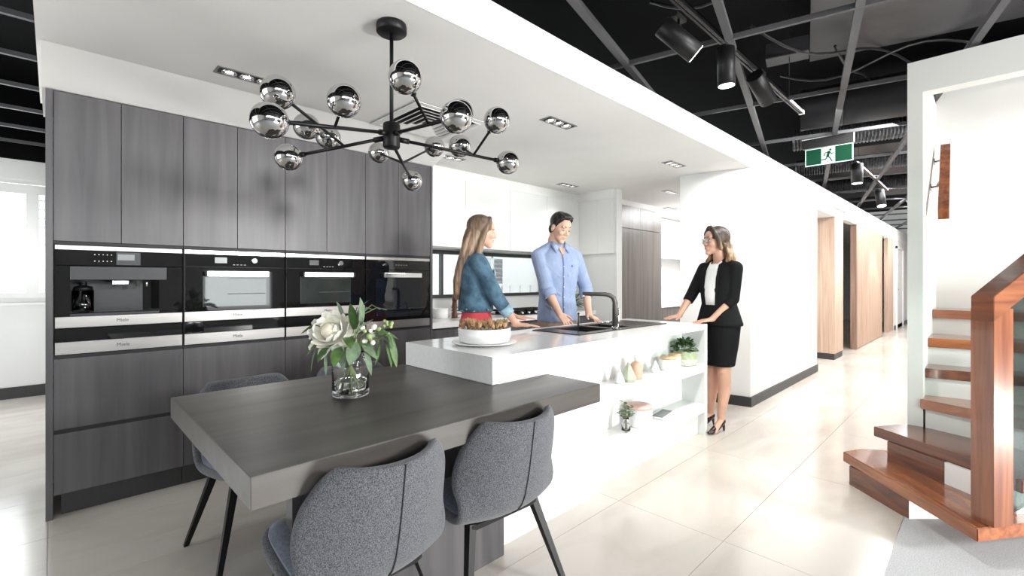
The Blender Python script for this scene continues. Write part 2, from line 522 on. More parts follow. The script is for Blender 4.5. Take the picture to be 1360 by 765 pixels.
def link(name, data, parent=None):
    o = bpy.data.objects.new(name, data)
    COL.objects.link(o)
    if parent:
        o.parent = parent
    return o


def part(name, bm, m, parent, local=False, label=None):
    """one mesh under its thing; bm is in place coordinates unless local"""
    if not local:
        l = root_loc(parent)
        bmesh.ops.translate(bm, verts=bm.verts[:], vec=(-l[0], -l[1], -l[2]))
    o = link(name, mesh_of(name, bm, m), parent)
    if label:
        o['label'] = label
    return o


def tag(o, label, cat, group=None, kind=None):
    o['label'] = label
    o['category'] = cat
    if group:
        o['group'] = group
    if kind:
        o['kind'] = kind
    return o


def thing(name, label, cat, loc=(0, 0, 0), rz=0.0, group=None):
    o = link(name, None)
    o.location = loc
    o.rotation_euler = (0, 0, rz)
    o.empty_display_size = 0.05
    return tag(o, label, cat, group)


def solo(name, bm, m, label, cat, loc=(0, 0, 0), group=None):
    bmesh.ops.translate(bm, verts=bm.verts[:], vec=(-loc[0], -loc[1], -loc[2]))
    o = link(name, mesh_of(name, bm, m))
    o.location = loc
    return tag(o, label, cat, group)


def struct(name, bm, m, parent=None, label=None):
    o = link(name, mesh_of(name, bm, m), parent)
    if parent is None:
        o['kind'] = 'structure'
    if label:
        o['label'] = label
    return o


def copy_tree(o, parent=None):
    c = o.copy()
    COL.objects.link(c)
    c.parent = parent
    for ch in list(o.children):
        copy_tree(ch, c)
    return c


def lettering(text, loc, rot, size, m, parent, extr=0.0004, name='lettering'):
    cu = bpy.data.curves.new(name, 'FONT')
    cu.body = text
    cu.size = size
    cu.extrude = extr
    cu.align_x = 'CENTER'
    cu.align_y = 'CENTER'
    cu.materials.append(m)
    co = link('text', cu)
    bpy.context.view_layer.update()
    me = bpy.data.meshes.new_from_object(co.evaluated_get(bpy.context.evaluated_depsgraph_get()))
    bpy.data.objects.remove(co)
    me.materials.clear()
    me.materials.append(m)
    o = link(name, me, parent)
    l = root_loc(parent)
    o.location = Vector(loc) - Vector(l)
    o.rotation_euler = rot
    return o


# ------------------------------------------------------------------ large structure
KZ = 2.46           # kitchen ceiling
FY = 1.70           # plane of the white bulkhead and the corridor wall
floor = struct('floor', box(-6, 20, -6, 8, -0.2, -0.004), grout)
# polished tiles, one object each where the picture can tell them apart
TX, TY = 1.2, 0.6


def in_view(x, y, margin=60):
    a = R(45.5)
    fw = math.cos(a) * x + math.sin(a) * y
    if fw < 0.6:
        return None
    px = 680 + 620 * (math.sin(a) * x - math.cos(a) * y) / fw
    py = 372 + 620 * 1.3 / fw
    return -margin < px < 1360 + margin and py < 765 + 260


tile_me = None
n_t = 0
rows = []
for j in range(0, 14):
    for i in range(-3, 17):
        x0 = -0.02 + i * TX
        y0 = 0.32 + j * TY
        vis = any(in_view(x0 + dx * TX, y0 + dy * TY) for dx in (0, 0.5, 1) for dy in (0, 1))
        hid = (x0 > 0.1 and y0 > 2.9 and x0 + TX < 8.9) and not (x0 < 5 and y0 < 3.2) or (y0 > 4.2 and x0 > -0.1) or (y0 > 1.75 and x0 > 5.2 and x0 < 7.6 and y0 < 2.3)
        rows.append((not (vis and not hid), x0 * x0 + y0 * y0, x0, y0))
rows.sort()
rest = bmesh.new()
for k, (off, d, x0, y0) in enumerate(rows):
    if off or n_t >= 200:
        bx(rest, x0 + 0.0012, x0 + TX - 0.0012, y0 + 0.0012, y0 + TY - 0.0012, -0.003, 0.0)
        continue
    if tile_me is None:
        b = bx(bmesh.new(), 0.0012, TX - 0.0012, 0.0012, TY - 0.0012, -0.004, 0)
        tile_me = mesh_of('floor_tile', b, tile_m)
    o = link('floor_tile', tile_me, floor)
    o.location = (x0, y0, 0)
    n_t += 1
o = struct('floor_tile', rest, tile_m, floor)
o['kind'] = 'stuff'
# grey carpet beyond the tiles (its straight edge runs past the stair foot)
cp = struct('carpet', box(-6, 9.5, -5.2, 0.318, -0.004, 0.004), carpet_m, floor, label='grey loop carpet beside the stair foot')
part_trim = struct('trim_1', box(-6, 9.5, 0.3185, 0.3205, -0.004, 0.002), steel)

# black upper ceiling
struct('ceiling', boxes((-6, 20, -6, 4.4, 3.45, 3.6), (-6, 0.05, 4.4, 8, 3.45, 3.6)), black_ceiling)
# lowered kitchen ceiling with its bulkhead front
struct('ceiling_kitchen', box(-0.06, 8.9, FY, 4.35, KZ, 2.655), ceil_white)
struct('trim_2', box(-0.062, 18.5, FY - 0.012, FY, KZ, 2.658), white_wall)

# corridor wall: pillar block beside the kitchen and wall above the timber openings
struct('wall_corridor', prism([(5.10, FY), (7.77, FY), (7.77, 2.4), (4.985, 2.4)], 0, KZ), white_wall)
struct('baseboard_corridor', prism([(5.082, FY - 0.014), (7.77, FY - 0.014), (7.77, FY), (5.10, FY), (4.99, 2.4), (4.97, 2.4)], 0, 0.10), skirting_black)
struct('wall_corridor_header', boxes((7.77, 9.69, FY + 0.02, FY + 0.9, 2.33, 2.655), (9.69, 18.5, FY, FY + 0.12, KZ - 0.12, 2.655)), white_wall)
struct('wall_corridor_inner', boxes((9.02, 18.6, 4.2, 4.35, 0, 2.655), (8.9, 9.02, 2.6, 4.3, 0, 2.655)), cream_wall)
struct('wall_corridor_end', box(18.5, 18.65, -6, 4.35, 0, 3.45), white_wall)
struct('ceiling_corridor_bay', box(8.9, 18.5, FY + 0.1, 4.35, 2.5, 2.655), ceil_white)
struct('wall_right_far', box(5.3, 18.5, 0.29, 0.37, 0, 2.71), white_wall)
struct('baseboard_right_far', box(5.3, 18.5, 0.37, 0.384, 0, 0.10), skirting_black)

# kitchen back wall with the long splashback window
struct('wall_kitchen_back', boxes((0.0, 2.60, 4.2, 4.32, 0, KZ), (4.75, 9.0, 4.2, 4.32, 0, KZ),
                                  (2.60, 4.75, 4.2, 4.32, 0, 1.12), (2.60, 4.75, 4.2, 4.32, 1.625, KZ)), white_wall)
struct('wall_kitchen_nib', box(5.08, 5.20, 3.28, 4.2, 0, KZ), white_wall)
struct('wall_kitchen_end', box(8.72, 8.84, 2.4, 4.2, 0, KZ), white_wall)
struct('wall_left_return', box(-0.03, 0.0, 4.2, 7.5, 0, 3.45), white_wall)

# left room wall with the shuttered window
LY = 7.5
struct('wall_left_room', boxes((-6, -2.1, LY, LY + 0.12, 0, 2.63), (-2.1, 0.0, LY, LY + 0.12, 0, 1.05), (-2.1, 0.0, LY, LY + 0.12, 2.42, 2.63)), white_wall)
struct('wall_left_side', boxes((-6.1, -6, -6, 1.6, 0, 3.45), (-6.1, -6, 4.8, LY, 0, 3.45), (-6.1, -6, 1.6, 4.8, 0, 0.7), (-6.1, -6, 1.6, 4.8, 2.6, 3.45)), white_wall)
struct('baseboard_left_room', box(-6, 0, LY - 0.016, LY, 0, 0.125), skirting_black)
struct('ceiling_left_room', box(-6, 0, LY - 0.05, LY + 0.12, 2.63, 3.45), black_ceiling)
# showroom wall behind the camera, with its window openings
struct('wall_rear', boxes((-6, 9.5, -5.2, -5.1, 1.5, 2.1), (-6, 9.5, -5.2, -5.1, 3.05, 3.45), (-6, 9.5, -5.2, -5.1, 0, 0.6),
                          (-6, 2.4, -5.2, -5.1, 0.6, 1.5), (3.8, 9.5, -5.2, -5.1, 0.6, 1.5), (-6, -4.5, -5.2, -5.1, 2.1, 3.05), (8.2, 9.5, -5.2, -5.1, 2.1, 3.05)), cream_wall)
struct('wall_right_rear', box(9.4, 9.5, -5.1, 0.29, 0, 3.45), cream_wall)

# left window: frame, two shutter panels with separate slats
win = struct('window_1', boxes((-2.1, 0.0, LY + 0.02, LY + 0.09, 1.05, 1.10), (-2.1, 0.0, LY + 0.02, LY + 0.09, 2.37, 2.42),
                               (-2.1, -2.05, LY + 0.02, LY + 0.09, 1.10, 2.37), (-0.05, 0.0, LY + 0.02, LY + 0.09, 1.10, 2.37)), satin_white)
struct('window_sill', box(-2.15, 0.0, LY - 0.03, LY + 0.02, 1.02, 1.05), satin_white, win)
struct('window_pane', box(-2.06, -0.04, LY + 0.08, LY + 0.086, 1.1, 2.38), window_pane, win)
slat_me = None
for (a, b) in ((-0.165, -0.05), (-0.86, -0.165), (-1.555, -0.86)):
    pnl = struct('shutter_panel', boxes((a, a + 0.05, LY - 0.005, LY + 0.03, 1.10, 2.36), (b - 0.05 if b < -0.1 else b - 0.02, b, LY - 0.005, LY + 0.03, 1.10, 2.36),
                                        (a + 0.05, (b - 0.05) if b < -0.1 else b - 0.02, LY - 0.004, LY + 0.029, 1.10, 1.16), (a + 0.05, (b - 0.05) if b < -0.1 else b - 0.02, LY - 0.004, LY + 0.029, 2.26, 2.36)), satin_white, win)
    for k in range(11):
        z = 1.205 + k * 0.0985
        sb = box(a + 0.05, (b - 0.05) if b < -0.1 else b - 0.02, -0.042, 0.042, -0.004, 0.004)
        bmesh.ops.rotate(sb, verts=sb.verts[:], cent=(0, 0, 0), matrix=Matrix.Rotation(R(-12), 3, 'X'))
        bmesh.ops.translate(sb, verts=sb.verts[:], vec=(0, LY + 0.012, z))
        struct('slat', sb, satin_white, pnl)

# splashback window frame
w2 = struct('window_2', boxes((2.47, 4.75, 4.16, 4.22, 1.585, 1.625), (2.47, 4.75, 4.16, 4.22, 1.105, 1.14),
                              (3.02, 3.045, 4.17, 4.22, 1.14, 1.585), (4.72, 4.75, 4.16, 4.22, 1.14, 1.585)), skirting_black)
struct('window_pane', box(2.60, 4.72, 4.196, 4.2, 1.14, 1.585), window_pane, w2)

# ------------------------------------------------------------------ houses outside the splashback window
struct('ground_outside', box(0.2, 9, 4.4, 14, -0.3, -0.2), paving)


def shutter(parent, x, y, z0, z1, w, n, m, name='shutter'):
    f = part(name, boxes((x, x + 0.02, y - 0.04, y, z0, z1), (x + w - 0.02, x + w, y - 0.04, y, z0, z1), (x + 0.02, x + w - 0.02, y - 0.039, y - 0.001, z1 - 0.02, z1), (x + 0.02, x + w - 0.02, y - 0.039, y - 0.001, z0, z0 + 0.02)), ext_white, parent)
    for k in range(n):
        z = z0 + 0.03 + (k + 0.5) * (z1 - z0 - 0.06) / n
        h = (z1 - z0 - 0.06) / n * 0.30
        part('slat', box(x + 0.02, x + w - 0.02, y - 0.035, y - 0.015, z - h, z + h), m, f)
    return f


hs = thing('house', 'white rendered house with grey louvred shutters outside the splashback window', 'building', (5.2, 6.6, -0.2))
part('wall', box(3.4, 9.0, 6.5, 7.0, -0.2, 3.4), ext_white, hs)
shutter(hs, 5.12, 6.5, 0.9, 1.72, 0.20, 9, louvre_m)
shutter(hs, 5.86, 6.5, 0.9, 1.72, 0.26, 9, louvre_m)
w = part('window', boxes((5.34, 5.38, 6.45, 6.5, 0.8, 1.75), (5.80, 5.84, 6.45, 6.5, 0.8, 1.75), (5.34, 5.84, 6.45, 6.5, 1.71, 1.75)), satin_white, hs)
part('pane', box(5.38, 5.80, 6.47, 6.49, 0.8, 1.71), mat('pale_pane', (0.62, 0.72, 0.76), 0.08, noise=0.05), w)
bl = thing('balcony_railing', 'white balcony railing with upright bars outside the splashback window', 'railing', (5.4, 5.9, -0.2))
part('rail', boxes((4.4, 6.6, 5.88, 5.93, 1.20, 1.24), (4.4, 6.6, 5.88, 5.93, 0.85, 0.88)), ext_white, bl)
for k in range(9):
    part('post', box(4.45 + k * 0.26, 4.49 + k * 0.26, 5.885, 5.925, -0.2, 1.2), ext_white, bl)
hc = thing('house', 'cream rendered house behind the left pane of the splashback window', 'building', (4.2, 7.6, -0.2))
part('wall', box(3.3, 5.2, 7.4, 8.4, -0.2, 3.2), ext_cream, hc)
for k in range(3):
    f = part('window', box(4.05 + k * 0.36, 4.30 + k * 0.36, 7.36, 7.4, 0.95, 1.22), louvre_m, hc)
    part('pane', box(4.07 + k * 0.36, 4.28 + k * 0.36, 7.35, 7.365, 0.97, 1.20), ext_white, f)
part('ledge', box(3.3, 5.2, 7.25, 7.4, 1.36, 1.42), ext_white, hc)
hl = thing('house', 'narrow white wall with grey louvres seen past the window mullion', 'building', (3.6, 5.4, -0.2))
part('wall', box(2.9, 3.62, 5.4, 5.7, -0.2, 3.0), ext_white, hl)
shutter(hl, 3.30, 5.4, 0.92, 1.68, 0.15, 11, louvre_m)

# ------------------------------------------------------------------ tall appliance cabinets
CX = [0.0, 0.585, 1.195, 1.815, 2.445]
SPLIT = [0.284, 0.888, 1.497, 2.118]
CY = 3.55
UPZ0, UPZ1 = 1.515, 2.33
NICHE = [(0.885, 1.495)] * 3 + [(0.885, 1.495)]
names = ['tall charcoal cabinet holding the built-in coffee machine, left end of the run',
         'tall charcoal cabinet holding the oven with the pale reflecting window',
         'tall charcoal cabinet holding the oven behind the flower vase',
         'tall charcoal cabinet holding the tall black oven, beside the white overhead cupboards']
for c in range(4):
    x0, x1 = CX[c] + 0.0015, CX[c + 1] - 0.0015
    t = thing('tall_cabinet', names[c], 'cabinet', ((x0 + x1) / 2, CY + 0.3, 0), 0, 'tall charcoal appliance cabinets')
    n0, n1 = NICHE[c]
    part('carcass', boxes((x0, x1, CY + 0.022, 4.18, n1, 2.335), (x0, x1, CY + 0.022, 4.18, 0.12, n0),
                          (x0, x0 + 0.008, CY + 0.03, 4.18, n0, n1), (x1 - 0.008, x1, CY + 0.03, 4.18, n0, n1), (x0, x1, 4.15, 4.18, n0, n1)), dark_inner, t)
    for a, b in ((x0, SPLIT[c] - 0.0015), (SPLIT[c] + 0.0015, x1)):
        part('door', box(a, b, CY, CY + 0.02, UPZ0, UPZ1, 0.001), dark_lam, t)
    part('drawer', box(x0, x1, CY, CY + 0.02, 0.482, 0.868, 0.001), dark_lam, t)
    part('drawer', box(x0, x1, CY, CY + 0.02, 0.128, 0.458, 0.001), dark_lam, t)
    part('finger_rail', box(x0, x1, CY + 0.008, CY + 0.024, 0.458, 0.482), dark_inner, t)
    part('finger_rail', box(x0, x1, CY + 0.004, CY + 0.024, 1.497, 1.513), dark_inner, t)
    part('kickboard', box(x0 + (0.03 if c == 0 else 0), x1, CY + 0.05, CY + 0.07, 0.0, 0.12), skirting_black, t)
t = solo('side_panel', box(-0.03, -0.001, CY - 0.004, 4.19, 0.0, 2.335, 0.001), dark_lam, 'charcoal woodgrain end panel closing the left side of the tall cabinets', 'panel', (-0.015, 3.87, 0))
solo('side_panel', box(2.446, 2.470, CY - 0.004, 4.19, 0.0, 2.335, 0.001), dark_lam, 'charcoal woodgrain end panel beside the white bench and splashback window', 'panel', (2.458, 3.87, 0))
tb = bmesh.new()
sec = ((3.20, KZ), (CY + 0.004, 2.338), (4.2, 2.338), (4.2, KZ))
loft(tb, [[Vector((x, y, z)) for y, z in sec] for x in (-0.045, 2.472)], smooth=False)
struct('trim_3', tb, ceil_white)

WR = (R(90), 0, 0)      # lettering that faces -Y


def panel_front(t, x0, x1, z0, z1, m, name, d=0.02, proud=0.0):
    return part(name, box(x0, x1, CY - proud, CY + d, z0, z1, 0.001), m, t)


def warming_drawer(c, label):
    x0, x1 = CX[c] + 0.006, CX[c + 1] - 0.006
    t = thing('warming_drawer', label, 'drawer', ((x0 + x1) / 2, CY + 0.25, 0.888), 0, 'built-in warming drawers')
    part('body', box(x0 + 0.006, x1 - 0.006, CY + 0.022, 4.10, 0.890, 1.030), dark_plastic, t)
    panel_front(t, x0, x1, 0.960, 1.032, black_glass, 'glass_front')
    panel_front(t, x0, x1, 0.890, 0.958, steel, 'steel_front', proud=0.002)
    lettering('Miele', ((x0 + x1) / 2, CY - 0.003, 0.924), WR, 0.028, ink, t)


def oven(c, label, glow):
    x0, x1 = CX[c] + 0.006, CX[c + 1] - 0.006
    t = thing('oven', label, 'oven', ((x0 + x1) / 2, CY + 0.25, 1.034), 0, 'built-in ovens')
    part('body', box(x0 + 0.006, x1 - 0.006, CY + 0.022, 4.10, 1.040, 1.485), dark_plastic, t)
    panel_front(t, x0, x1, 1.468, 1.493, bright_steel, 'steel_strip', proud=0.002)
    cp = panel_front(t, x0, x1, 1.388, 1.466, black_glass, 'control_panel')
    panel_front(t, x0, x1, 1.100, 1.385, black_glass, 'door')
    xm = (x0 + x1) / 2
    part('window', box(x0 + 0.10, x1 - 0.12, CY - 0.0015, CY + 0.004, 1.125, 1.330, 0.001), oven_window, t)
    part('inner_frame', boxes((x0 + 0.24, x1 - 0.13, CY - 0.003, CY, 1.205, 1.211), (x0 + 0.24, x1 - 0.13, CY - 0.003, CY, 1.311, 1.315)), dark_plastic, t)
    panel_front(t, x0, x1, 1.036, 1.098, steel, 'steel_front', proud=0.002)
    h = part('handle', box(x0 + 0.115, x1 - 0.115, CY - 0.048, CY - 0.03, 1.322, 1.360, 0.003), bright_steel, t)
    part('bracket', boxes((x0 + 0.105, x0 + 0.125, CY - 0.045, CY, 1.325, 1.357), (x1 - 0.125, x1 - 0.105, CY - 0.045, CY, 1.325, 1.357)), black_metal, h)
    b = tube(bmesh.new(), [(xm + 0.1, CY + 0.001, 1.432), (xm + 0.1, CY - 0.016, 1.432)], 0.017, 20)
    part('knob', b, chrome, t)
    part('display', box(x0 + 0.165, x0 + 0.235, CY - 0.001, CY + 0.002, 1.412, 1.450), display_m if glow else dark_plastic, t)
    for k in range(4):
        part('touch_mark', box(x0 + 0.27 + k * 0.022, x0 + 0.282 + k * 0.022, CY - 0.0008, CY + 0.002, 1.401, 1.404), mark_m, t)
    lettering('Miele', (xm, CY - 0.003, 1.068), WR, 0.026, ink, t)


warming_drawer(0, 'steel and black glass warming drawer under the built-in coffee machine')
warming_drawer(1, 'steel and black glass warming drawer under the first oven, right of the coffee machine')
warming_drawer(2, 'steel and black glass warming drawer half hidden behind the white flowers')
oven(1, 'black glass oven with white bar handle, next to the coffee machine', True)
oven(2, 'black glass oven with bar handle, above the white flower bouquet', False)

# tall oven at the right end
x0, x1 = CX[3] + 0.006, CX[4] - 0.006
t = thing('oven', 'tall black oven at the right end of the appliance row', 'oven', ((x0 + x1) / 2, CY + 0.25, 0.885), 0, 'built-in ovens')
part('body', box(x0 + 0.006, x1 - 0.006, CY + 0.022, 4.10, 0.890, 1.485), dark_plastic, t)
panel_front(t, x0, x1, 1.468, 1.493, steel, 'steel_strip', proud=0.002)
panel_front(t, x0, x1, 1.388, 1.466, black_glass, 'control_panel')
panel_front(t, x0, x1, 0.958, 1.385, black_glass, 'door')
part('window', box(x0 + 0.09, x1 - 0.10, CY - 0.0015, CY + 0.004, 1.000, 1.310, 0.001), mat('deep_oven_window', (0.008, 0.010, 0.016), 0.03, noise=0.2), t)
panel_front(t, x0, x1, 0.890, 0.956, steel, 'steel_front', proud=0.002)
h = part('handle', box(x0 + 0.14, x1 - 0.11, CY - 0.048, CY - 0.03, 1.322, 1.360, 0.003), bright_steel, t)
part('bracket', boxes((x0 + 0.13, x0 + 0.15, CY - 0.045, CY, 1.325, 1.357), (x1 - 0.12, x1 - 0.10, CY - 0.045, CY, 1.325, 1.357)), black_metal, h)
part('knob', tube(bmesh.new(), [(x0 + 0.17, CY + 0.001, 1.432), (x0 + 0.17, CY - 0.014, 1.432)], 0.013, 16), chrome, t)
for k in range(5):
    part('touch_mark', box(x0 + 0.27 + k * 0.025, x0 + 0.284 + k * 0.025, CY - 0.0008, CY + 0.002, 1.428, 1.431), mark_m, t)

# coffee machine in the first niche
x0, x1 = CX[0] + 0.006, CX[1] - 0.006
t = thing('coffee_machine', 'built-in black coffee machine with glass jug and spouts in its recess', 'coffee machine', (0.29, CY + 0.25, 1.034))
panel_front(t, x0, x1, 1.468, 1.493, steel, 'steel_strip', proud=0.002)
cpn = panel_front(t, x0, x1, 1.382, 1.466, black_glass, 'control_panel')
part('display', box(0.268, 0.345, CY - 0.001, CY + 0.002, 1.416, 1.450), display_m, t)
part('display_surround', box(0.262, 0.372, CY - 0.0006, CY + 0.002, 1.388, 1.462), dark_plastic, t)
for k in range(5):
    for z in (1.408, 1.445):
        part('button', tube(bmesh.new(), [(0.168 + k * 0.018, CY + 0.001, z), (0.168 + k * 0.018, CY - 0.003, z)], 0.003, 8), mark_m, t)
part('recess', boxes((x0, 0.066, CY, CY + 0.02, 1.099, 1.380), (0.462, x1, CY, CY + 0.02, 1.099, 1.380),
                     (0.066, 0.462, CY + 0.17, CY + 0.19, 1.099, 1.380), (0.062, 0.066, CY + 0.02, CY + 0.19, 1.099, 1.38), (0.462, 0.466, CY + 0.02, CY + 0.19, 1.099, 1.38)), black_glass, t)
part('recess_back', box(0.068, 0.400, CY + 0.155, CY + 0.169, 1.10, 1.30, 0.001), dark_plastic, t)
part('drip_tray', box(0.066, 0.462, CY, CY + 0.17, 1.099, 1.112), dark_plastic, t)
part('hood', box(0.066, 0.500, CY - 0.012, CY + 0.12, 1.300, 1.378, 0.003), dark_plastic, t)
sp = part('spout_block', box(0.245, 0.320, CY - 0.004, CY + 0.07, 1.272, 1.300, 0.004), bright_steel, t)
part('spout', boxes((0.262, 0.272, CY + 0.01, CY + 0.025, 1.260, 1.272), (0.293, 0.303, CY + 0.01, CY + 0.025, 1.260, 1.272)), black_metal, sp)
part('steam_nozzle', tube(bmesh.new(), [(0.405, CY + 0.02, 1.30), (0.405, CY + 0.02, 1.262)], 0.006, 10), bright_steel, t)
part('valve', box(0.355, 0.372, CY + 0.01, CY + 0.04, 1.262, 1.300), black_metal, t)
panel_front(t, x0, x1, 1.036, 1.097, steel, 'steel_front', proud=0.002)
part('body', box(x0 + 0.006, x1 - 0.006, CY + 0.20, 4.10, 1.040, 1.485), dark_plastic, t)
lettering('Miele', (0.29, CY - 0.003, 1.067), WR, 0.026, ink, t)
j = thing('milk_jug', 'glass milk jug with black lid in the coffee machine recess', 'jug', (0.122, CY + 0.075, 1.1125))
b = lathe(bmesh.new(), [(0.0, 0.002), (0.045, 0.002), (0.048, 0.008), (0.048, 0.128), (0.0445, 0.128), (0.0445, 0.012), (0.0, 0.010)], (0.122, CY + 0.075, 1.1125), 20)
part('jug_body', b, clear_glass, j)
part('lid', lathe(bmesh.new(), [(0.0, 0.128), (0.045, 0.128), (0.04, 0.150), (0.018, 0.156), (0.018, 0.17), (0.026, 0.176), (0.0, 0.178)], (0.122, CY + 0.075, 1.1125), 20), black_metal, j)
part('steel_liner', lathe(bmesh.new(), [(0.0, 0.014), (0.020, 0.014), (0.020, 0.118), (0.0, 0.118)], (0.122, CY + 0.075, 1.1125), 16), bright_steel, j)

# ------------------------------------------------------------------ back bench, cooktop, overheads
for k, (a, b) in enumerate(((2.475, 3.12), (3.125, 3.77), (3.775, 4.42), (4.425, 5.07))):
    lab = ['charcoal base cabinet under the white bench, beside the tall oven', 'charcoal base cabinet under the white bench, behind the woman in denim',
           'charcoal base cabinet below the black cooktop', 'charcoal base cabinet under the bench, below the green plant'][k]
    t = thing('base_cabinet', lab, 'cabinet', ((a + b) / 2, 3.9, 0), 0, 'charcoal base cabinets of the back bench')
    part('carcass', box(a, b, 3.64, 4.19, 0.1, 0.845), dark_inner, t)
    part('drawer', box(a, b, 3.615, 3.638, 0.50, 0.83, 0.001), dark_lam, t)
    part('drawer', box(a, b, 3.615, 3.638, 0.11, 0.48, 0.001), dark_lam, t)
    part('kickboard', box(a, b, 3.68, 3.70, 0, 0.1), skirting_black, t)
solo('benchtop', box(2.475, 5.075, 3.59, 4.195, 0.848, 0.905, 0.002), quartz, 'white stone benchtop running under the splashback window', 'benchtop', (3.8, 3.9, 0.848))
ck = thing('cooktop', 'black gas cooktop with trivets on the back bench', 'cooktop', (4.0, 3.92, 0.905))
part('tray', box(3.60, 4.42, 3.68, 4.14, 0.9055, 0.915, 0.003), black_glass, ck)
for bxx in (3.74, 4.01, 4.28):
    for byy in (3.80, 4.02):
        bu = part('burner', lathe(bmesh.new(), [(0, 0), (0.05, 0), (0.05, 0.012), (0.03, 0.02), (0, 0.02)], (bxx, byy, 0.915), 14), black_metal, ck)
    part('trivet', boxes(*[(bxx - 0.12, bxx + 0.12, y, y + 0.012, 0.942, 0.956) for y in (3.72, 3.84, 3.97, 4.09)],
                         *[(x, x + 0.012, 3.72, 4.10, 0.942, 0.956) for x in (bxx - 0.12, bxx - 0.006, bxx + 0.108)],
                         *[(x, x + 0.012, y, y + 0.012, 0.914, 0.945) for x in (bxx - 0.12, bxx + 0.108) for y in (3.72, 4.09)]), black_metal, ck)
for k in range(5):
    part('knob', lathe(bmesh.new(), [(0, 0), (0.018, 0), (0.016, 0.022), (0, 0.022)], (3.8 + k * 0.11, 3.70, 0.915), 12), bright_steel, ck)

OX = [2.475, 3.10, 3.75, 4.40, 5.05]
ol = ['gloss white overhead cupboard beside the tall charcoal cabinets', 'gloss white overhead cupboard above the woman in denim',
      'gloss white overhead cupboard between the woman in denim and the man', 'gloss white overhead cupboard above the man, next to the corner']
for k in range(4):
    a, b = OX[k] + 0.001, OX[k + 1] - 0.001
    t = thing('overhead_cupboard', ol[k], 'cupboard', ((a + b) / 2, 4.02, 1.64), 0, 'gloss white overhead cupboards')
    part('carcass', box(a, b, 3.87, 4.195, 1.655, 2.345), satin_white, t)
    part('door', box(a, b, 3.85, 3.868, 1.640, 2.345, 0.001), gloss_white, t)
    part('light_rail', box(a, b, 3.872, 3.90, 1.628, 1.653), steel, t)
t = thing('overhead_cupboard', 'white corner overhead cupboard beside the wall nib, right of the man', 'cupboard', (5.06, 3.6, 1.64), 0, 'gloss white overhead cupboards')
part('carcass', box(5.051, 5.078, 3.55, 4.19, 1.64, 2.345, 0.001), satin_white, t)
part('door', box(5.051, 5.078, 3.31, 3.548, 1.64, 2.345, 0.001), satin_white, t)
struct('trim_4', boxes((2.472, 5.079, 3.90, 4.2, 2.347, KZ), (5.055, 5.079, 3.31, 3.9, 2.347, KZ)), ceil_white)

# fridge cabinet and the bench beyond it
t = thing('tall_cabinet', 'tall grey brown woodgrain fridge cabinet behind the island, right of the wall nib', 'cabinet', (6.2, 3.9, 0))
part('carcass', box(5.56, 6.84, 3.625, 4.19, 0, 2.365), dark_inner, t)
for a, b in ((5.56, 6.21), (6.214, 6.84)):
    part('door', box(a, b, 3.60, 3.622, 2.045, 2.365, 0.001), fridge_lam, t)
    part('door', box(a, b, 3.60, 3.622, 0.1, 2.038, 0.001), fridge_lam, t)
part('kickboard', box(5.56, 6.84, 3.64, 3.66, 0, 0.1), skirting_black, t)
struct('trim_5', box(5.2, 8.72, 3.66, 4.2, 2.367, KZ), ceil_white)
t = thing('base_cabinet', 'woodgrain base cabinet beyond the fridge cabinet, behind the woman in black', 'cabinet', (7.6, 3.9, 0))
part('carcass', box(6.85, 8.71, 3.645, 4.19, 0.1, 0.86), dark_inner, t)
for a, b in ((6.85, 7.46), (7.465, 8.08), (8.085, 8.71)):
    part('drawer', box(a, b, 3.62, 3.643, 0.50, 0.855, 0.001), fridge_lam, t)
    part('drawer', box(a, b, 3.62, 3.643, 0.11, 0.49, 0.001), fridge_lam, t)
part('kickboard', box(6.85, 8.71, 3.68, 3.7, 0, 0.1), skirting_black, t)
solo('benchtop', box(6.845, 8.715, 3.60, 4.195, 0.862, 0.912, 0.002), quartz, 'white stone benchtop beyond the fridge cabinet', 'benchtop', (7.7, 3.9, 0.86))
t = thing('overhead_cupboard', 'white overhead cupboard beyond the fridge cabinet', 'cupboard', (7.7, 4.0, 1.68))
part('carcass', box(6.86, 8.71, 3.92, 4.195, 1.69, 2.36), satin_white, t)
for a, b in ((6.86, 7.46), (7.465, 8.08), (8.085, 8.71)):
    part('door', box(a, b, 3.90, 3.918, 1.675, 2.36, 0.001), gloss_white, t)


# small things on the back bench
def pot_plain(name, label, cat, loc, prof, m, seg=20):
    b = lathe(bmesh.new(), prof, loc, seg)
    return solo(name, b, m, label, cat, loc)


pot_plain('dish', 'small white dish on the back bench beside the tall oven', 'dish', (2.87, 3.98, 0.9055), [(0, 0), (0.075, 0), (0.08, 0.01), (0.08, 0.10), (0.074, 0.10), (0.072, 0.015), (0, 0.012)], ceramic)
t = thing('pepper_mill', 'turned brown wooden pepper mill on the back bench', 'mill', (2.99, 3.90, 0.9055))
part('mill_body', lathe(bmesh.new(), [(0, 0), (0.032, 0), (0.034, 0.02), (0.022, 0.07), (0.028, 0.11), (0.024, 0.17), (0, 0.17)], (2.99, 3.90, 0.9055), 18), brown_mill, t)
part('mill_head', lathe(bmesh.new(), [(0, 0.172), (0.024, 0.172), (0.028, 0.20), (0.016, 0.235), (0.008, 0.245), (0, 0.25)], (2.99, 3.90, 0.9055), 18), brown_mill, t)
t = thing('canister', 'patterned grey white canister on the back bench beside the pepper mill', 'canister', (3.08, 3.98, 0.9055))
part('canister_body', lathe(bmesh.new(), [(0, 0), (0.052, 0), (0.055, 0.01), (0.055, 0.13), (0.05, 0.135), (0, 0.135)], (3.08, 3.98, 0.9055), 20), ceramic, t)
